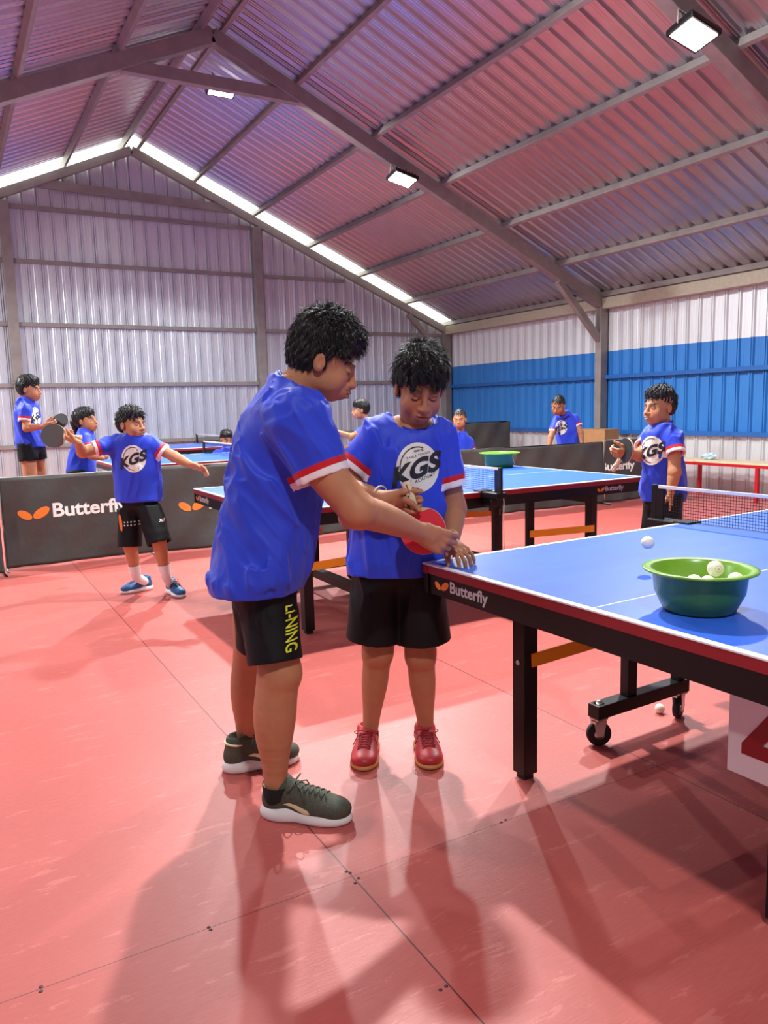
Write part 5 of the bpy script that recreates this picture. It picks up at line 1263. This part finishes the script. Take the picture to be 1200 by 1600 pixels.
# girl
w = 7.2
simple('girl with a black ponytail in a blue jersey behind the left banner, facing right', w, [(742, 105, 147), (715, 109, 148), (700, 113, 148), (688, 116, 147), (680, 120, 145), (674, 125, 141), (670, 129, 138)], .12,
    J(134, 658, 7.2), cv(.95, .12, -.1), cv(-.1, 1, 0), .97, J(134, 671, 7.2),
    [(J(131, 684, 7.08), J(138, 702, 7.03), J(143, 712, 7.0), J(160, 716, 7.0)), (J(135, 684, 7.3), J(142, 702, 7.33), J(150, 712, 7.33), J(166, 714, 7.33))],
    fdir=cv(1, 0, 0), sdv=FH, seed=14, h=.007, hair=dict(top=.016, side=.008, fringe=.05, nape=.06),
    tail=[(J(124, 652, 7.2), J(117, 660, 7.2), .055, .045), (J(117, 660, 7.2), J(118, 677, 7.2), .040, .018)])
# boy seen between the two heads
w = 9.6
simple('boy with an outstretched arm in the gap between man and boy, far back', w, [(765, 548, 602), (700, 550, 600), (685, 553, 600), (675, 556, 598), (667, 562, 592), (660, 570, 584)], .12,
    J(563, 641, 9.58), cv(-1, -.05, -.15), cv(-.02, 1, 0), .98, J(575, 660, 9.6),
    [(J(563, 676, 9.5), J(556, 684, 9.45), J(548, 682, 9.4), J(528, 675, 9.35), H(cv(-.9, .3, 0), cv(0, .9, 0), cv(0, 0, 1), .9, .2)), (J(594, 680, 9.6), J(600, 700, 9.6), J(602, 712, 9.6), J(600, 735, 9.5))],
    fdir=cv(-1, 0, 0), seed=15, h=.008)
# head behind the far net
w = 10.4
simple('child whose black hair shows above the far net left of the man', w, [(770, 332, 376), (735, 334, 375), (710, 337, 373), (702, 344, 368), (698, 349, 363)], .12,
    J(354, 686, 10.4), cv(.5, -.3, -.8), cv(0, 1, 0), .95, J(356, 698, 10.4),
    [(J(340, 708, 10.4), J(334, 722, 10.4), J(332, 734, 10.4), J(340, 745, 10.2)), (J(368, 708, 10.4), J(374, 722, 10.4), J(377, 734, 10.4), J(370, 745, 10.2))], seed=16, h=.009)
# small boy by the blue wall
w = 9.2
simple('small boy with cropped hair behind the barrier, by the front boy\'s sleeve', w, [(768, 696, 740), (705, 698, 739), (692, 700, 738), (684, 704, 735), (678, 710, 728), (674, 714, 725)], .11,
    J(718, 656, 9.17), cv(-.25, -.08, -.95), cv(0, 1, 0), .98, J(720, 675, 9.2),
    [(J(705, 690, 9.2), J(701, 704, 9.2), J(700, 715, 9.2), J(702, 735, 9.1)), (J(732, 690, 9.2), J(737, 704, 9.2), J(738, 715, 9.2), J(736, 735, 9.1))], seed=17, h=.008,
    hair=dict(top=.010, side=.001, fringe=.046, nape=.092), skin=(200, 138, 102), tufts=260, tl=.012)
# leaning boy
w = 9.8
simple('boy in a club jersey leaning forward behind the black barrier, near the wall column', w, [(735, 870, 908), (692, 871, 904), (672, 868, 904), (660, 866, 903), (650, 868, 898), (645, 872, 892), (641, 877, 887)], .12,
    J(872, 634, 9.6), cv(-.45, -.42, -.8), cv(.05, 1, -.2), .98, J(879, 647, 9.7),
    [(J(871, 656, 9.72), J(864, 676, 9.65), J(860, 684, 9.6), J(858, 697, 9.55), H(cv(0, -1, -.2), cv(.8, 0, 0), cv(0, 0, 1), .85, .5)), (J(897, 654, 9.8), J(904, 667, 9.75), J(907, 676, 9.7), J(909, 692, 9.65), H(cv(0, -1, -.2), cv(-.8, 0, 0), cv(0, 0, 1), .85, .5))],
    seed=18, h=.008, hair=dict(top=.012, side=.001, fringe=.044, nape=.092), skin=(176, 120, 88), tufts=260, tl=.012, logo=(J(876, 668, 9.68), cv(1, 0, 0), UP, .085, .03))
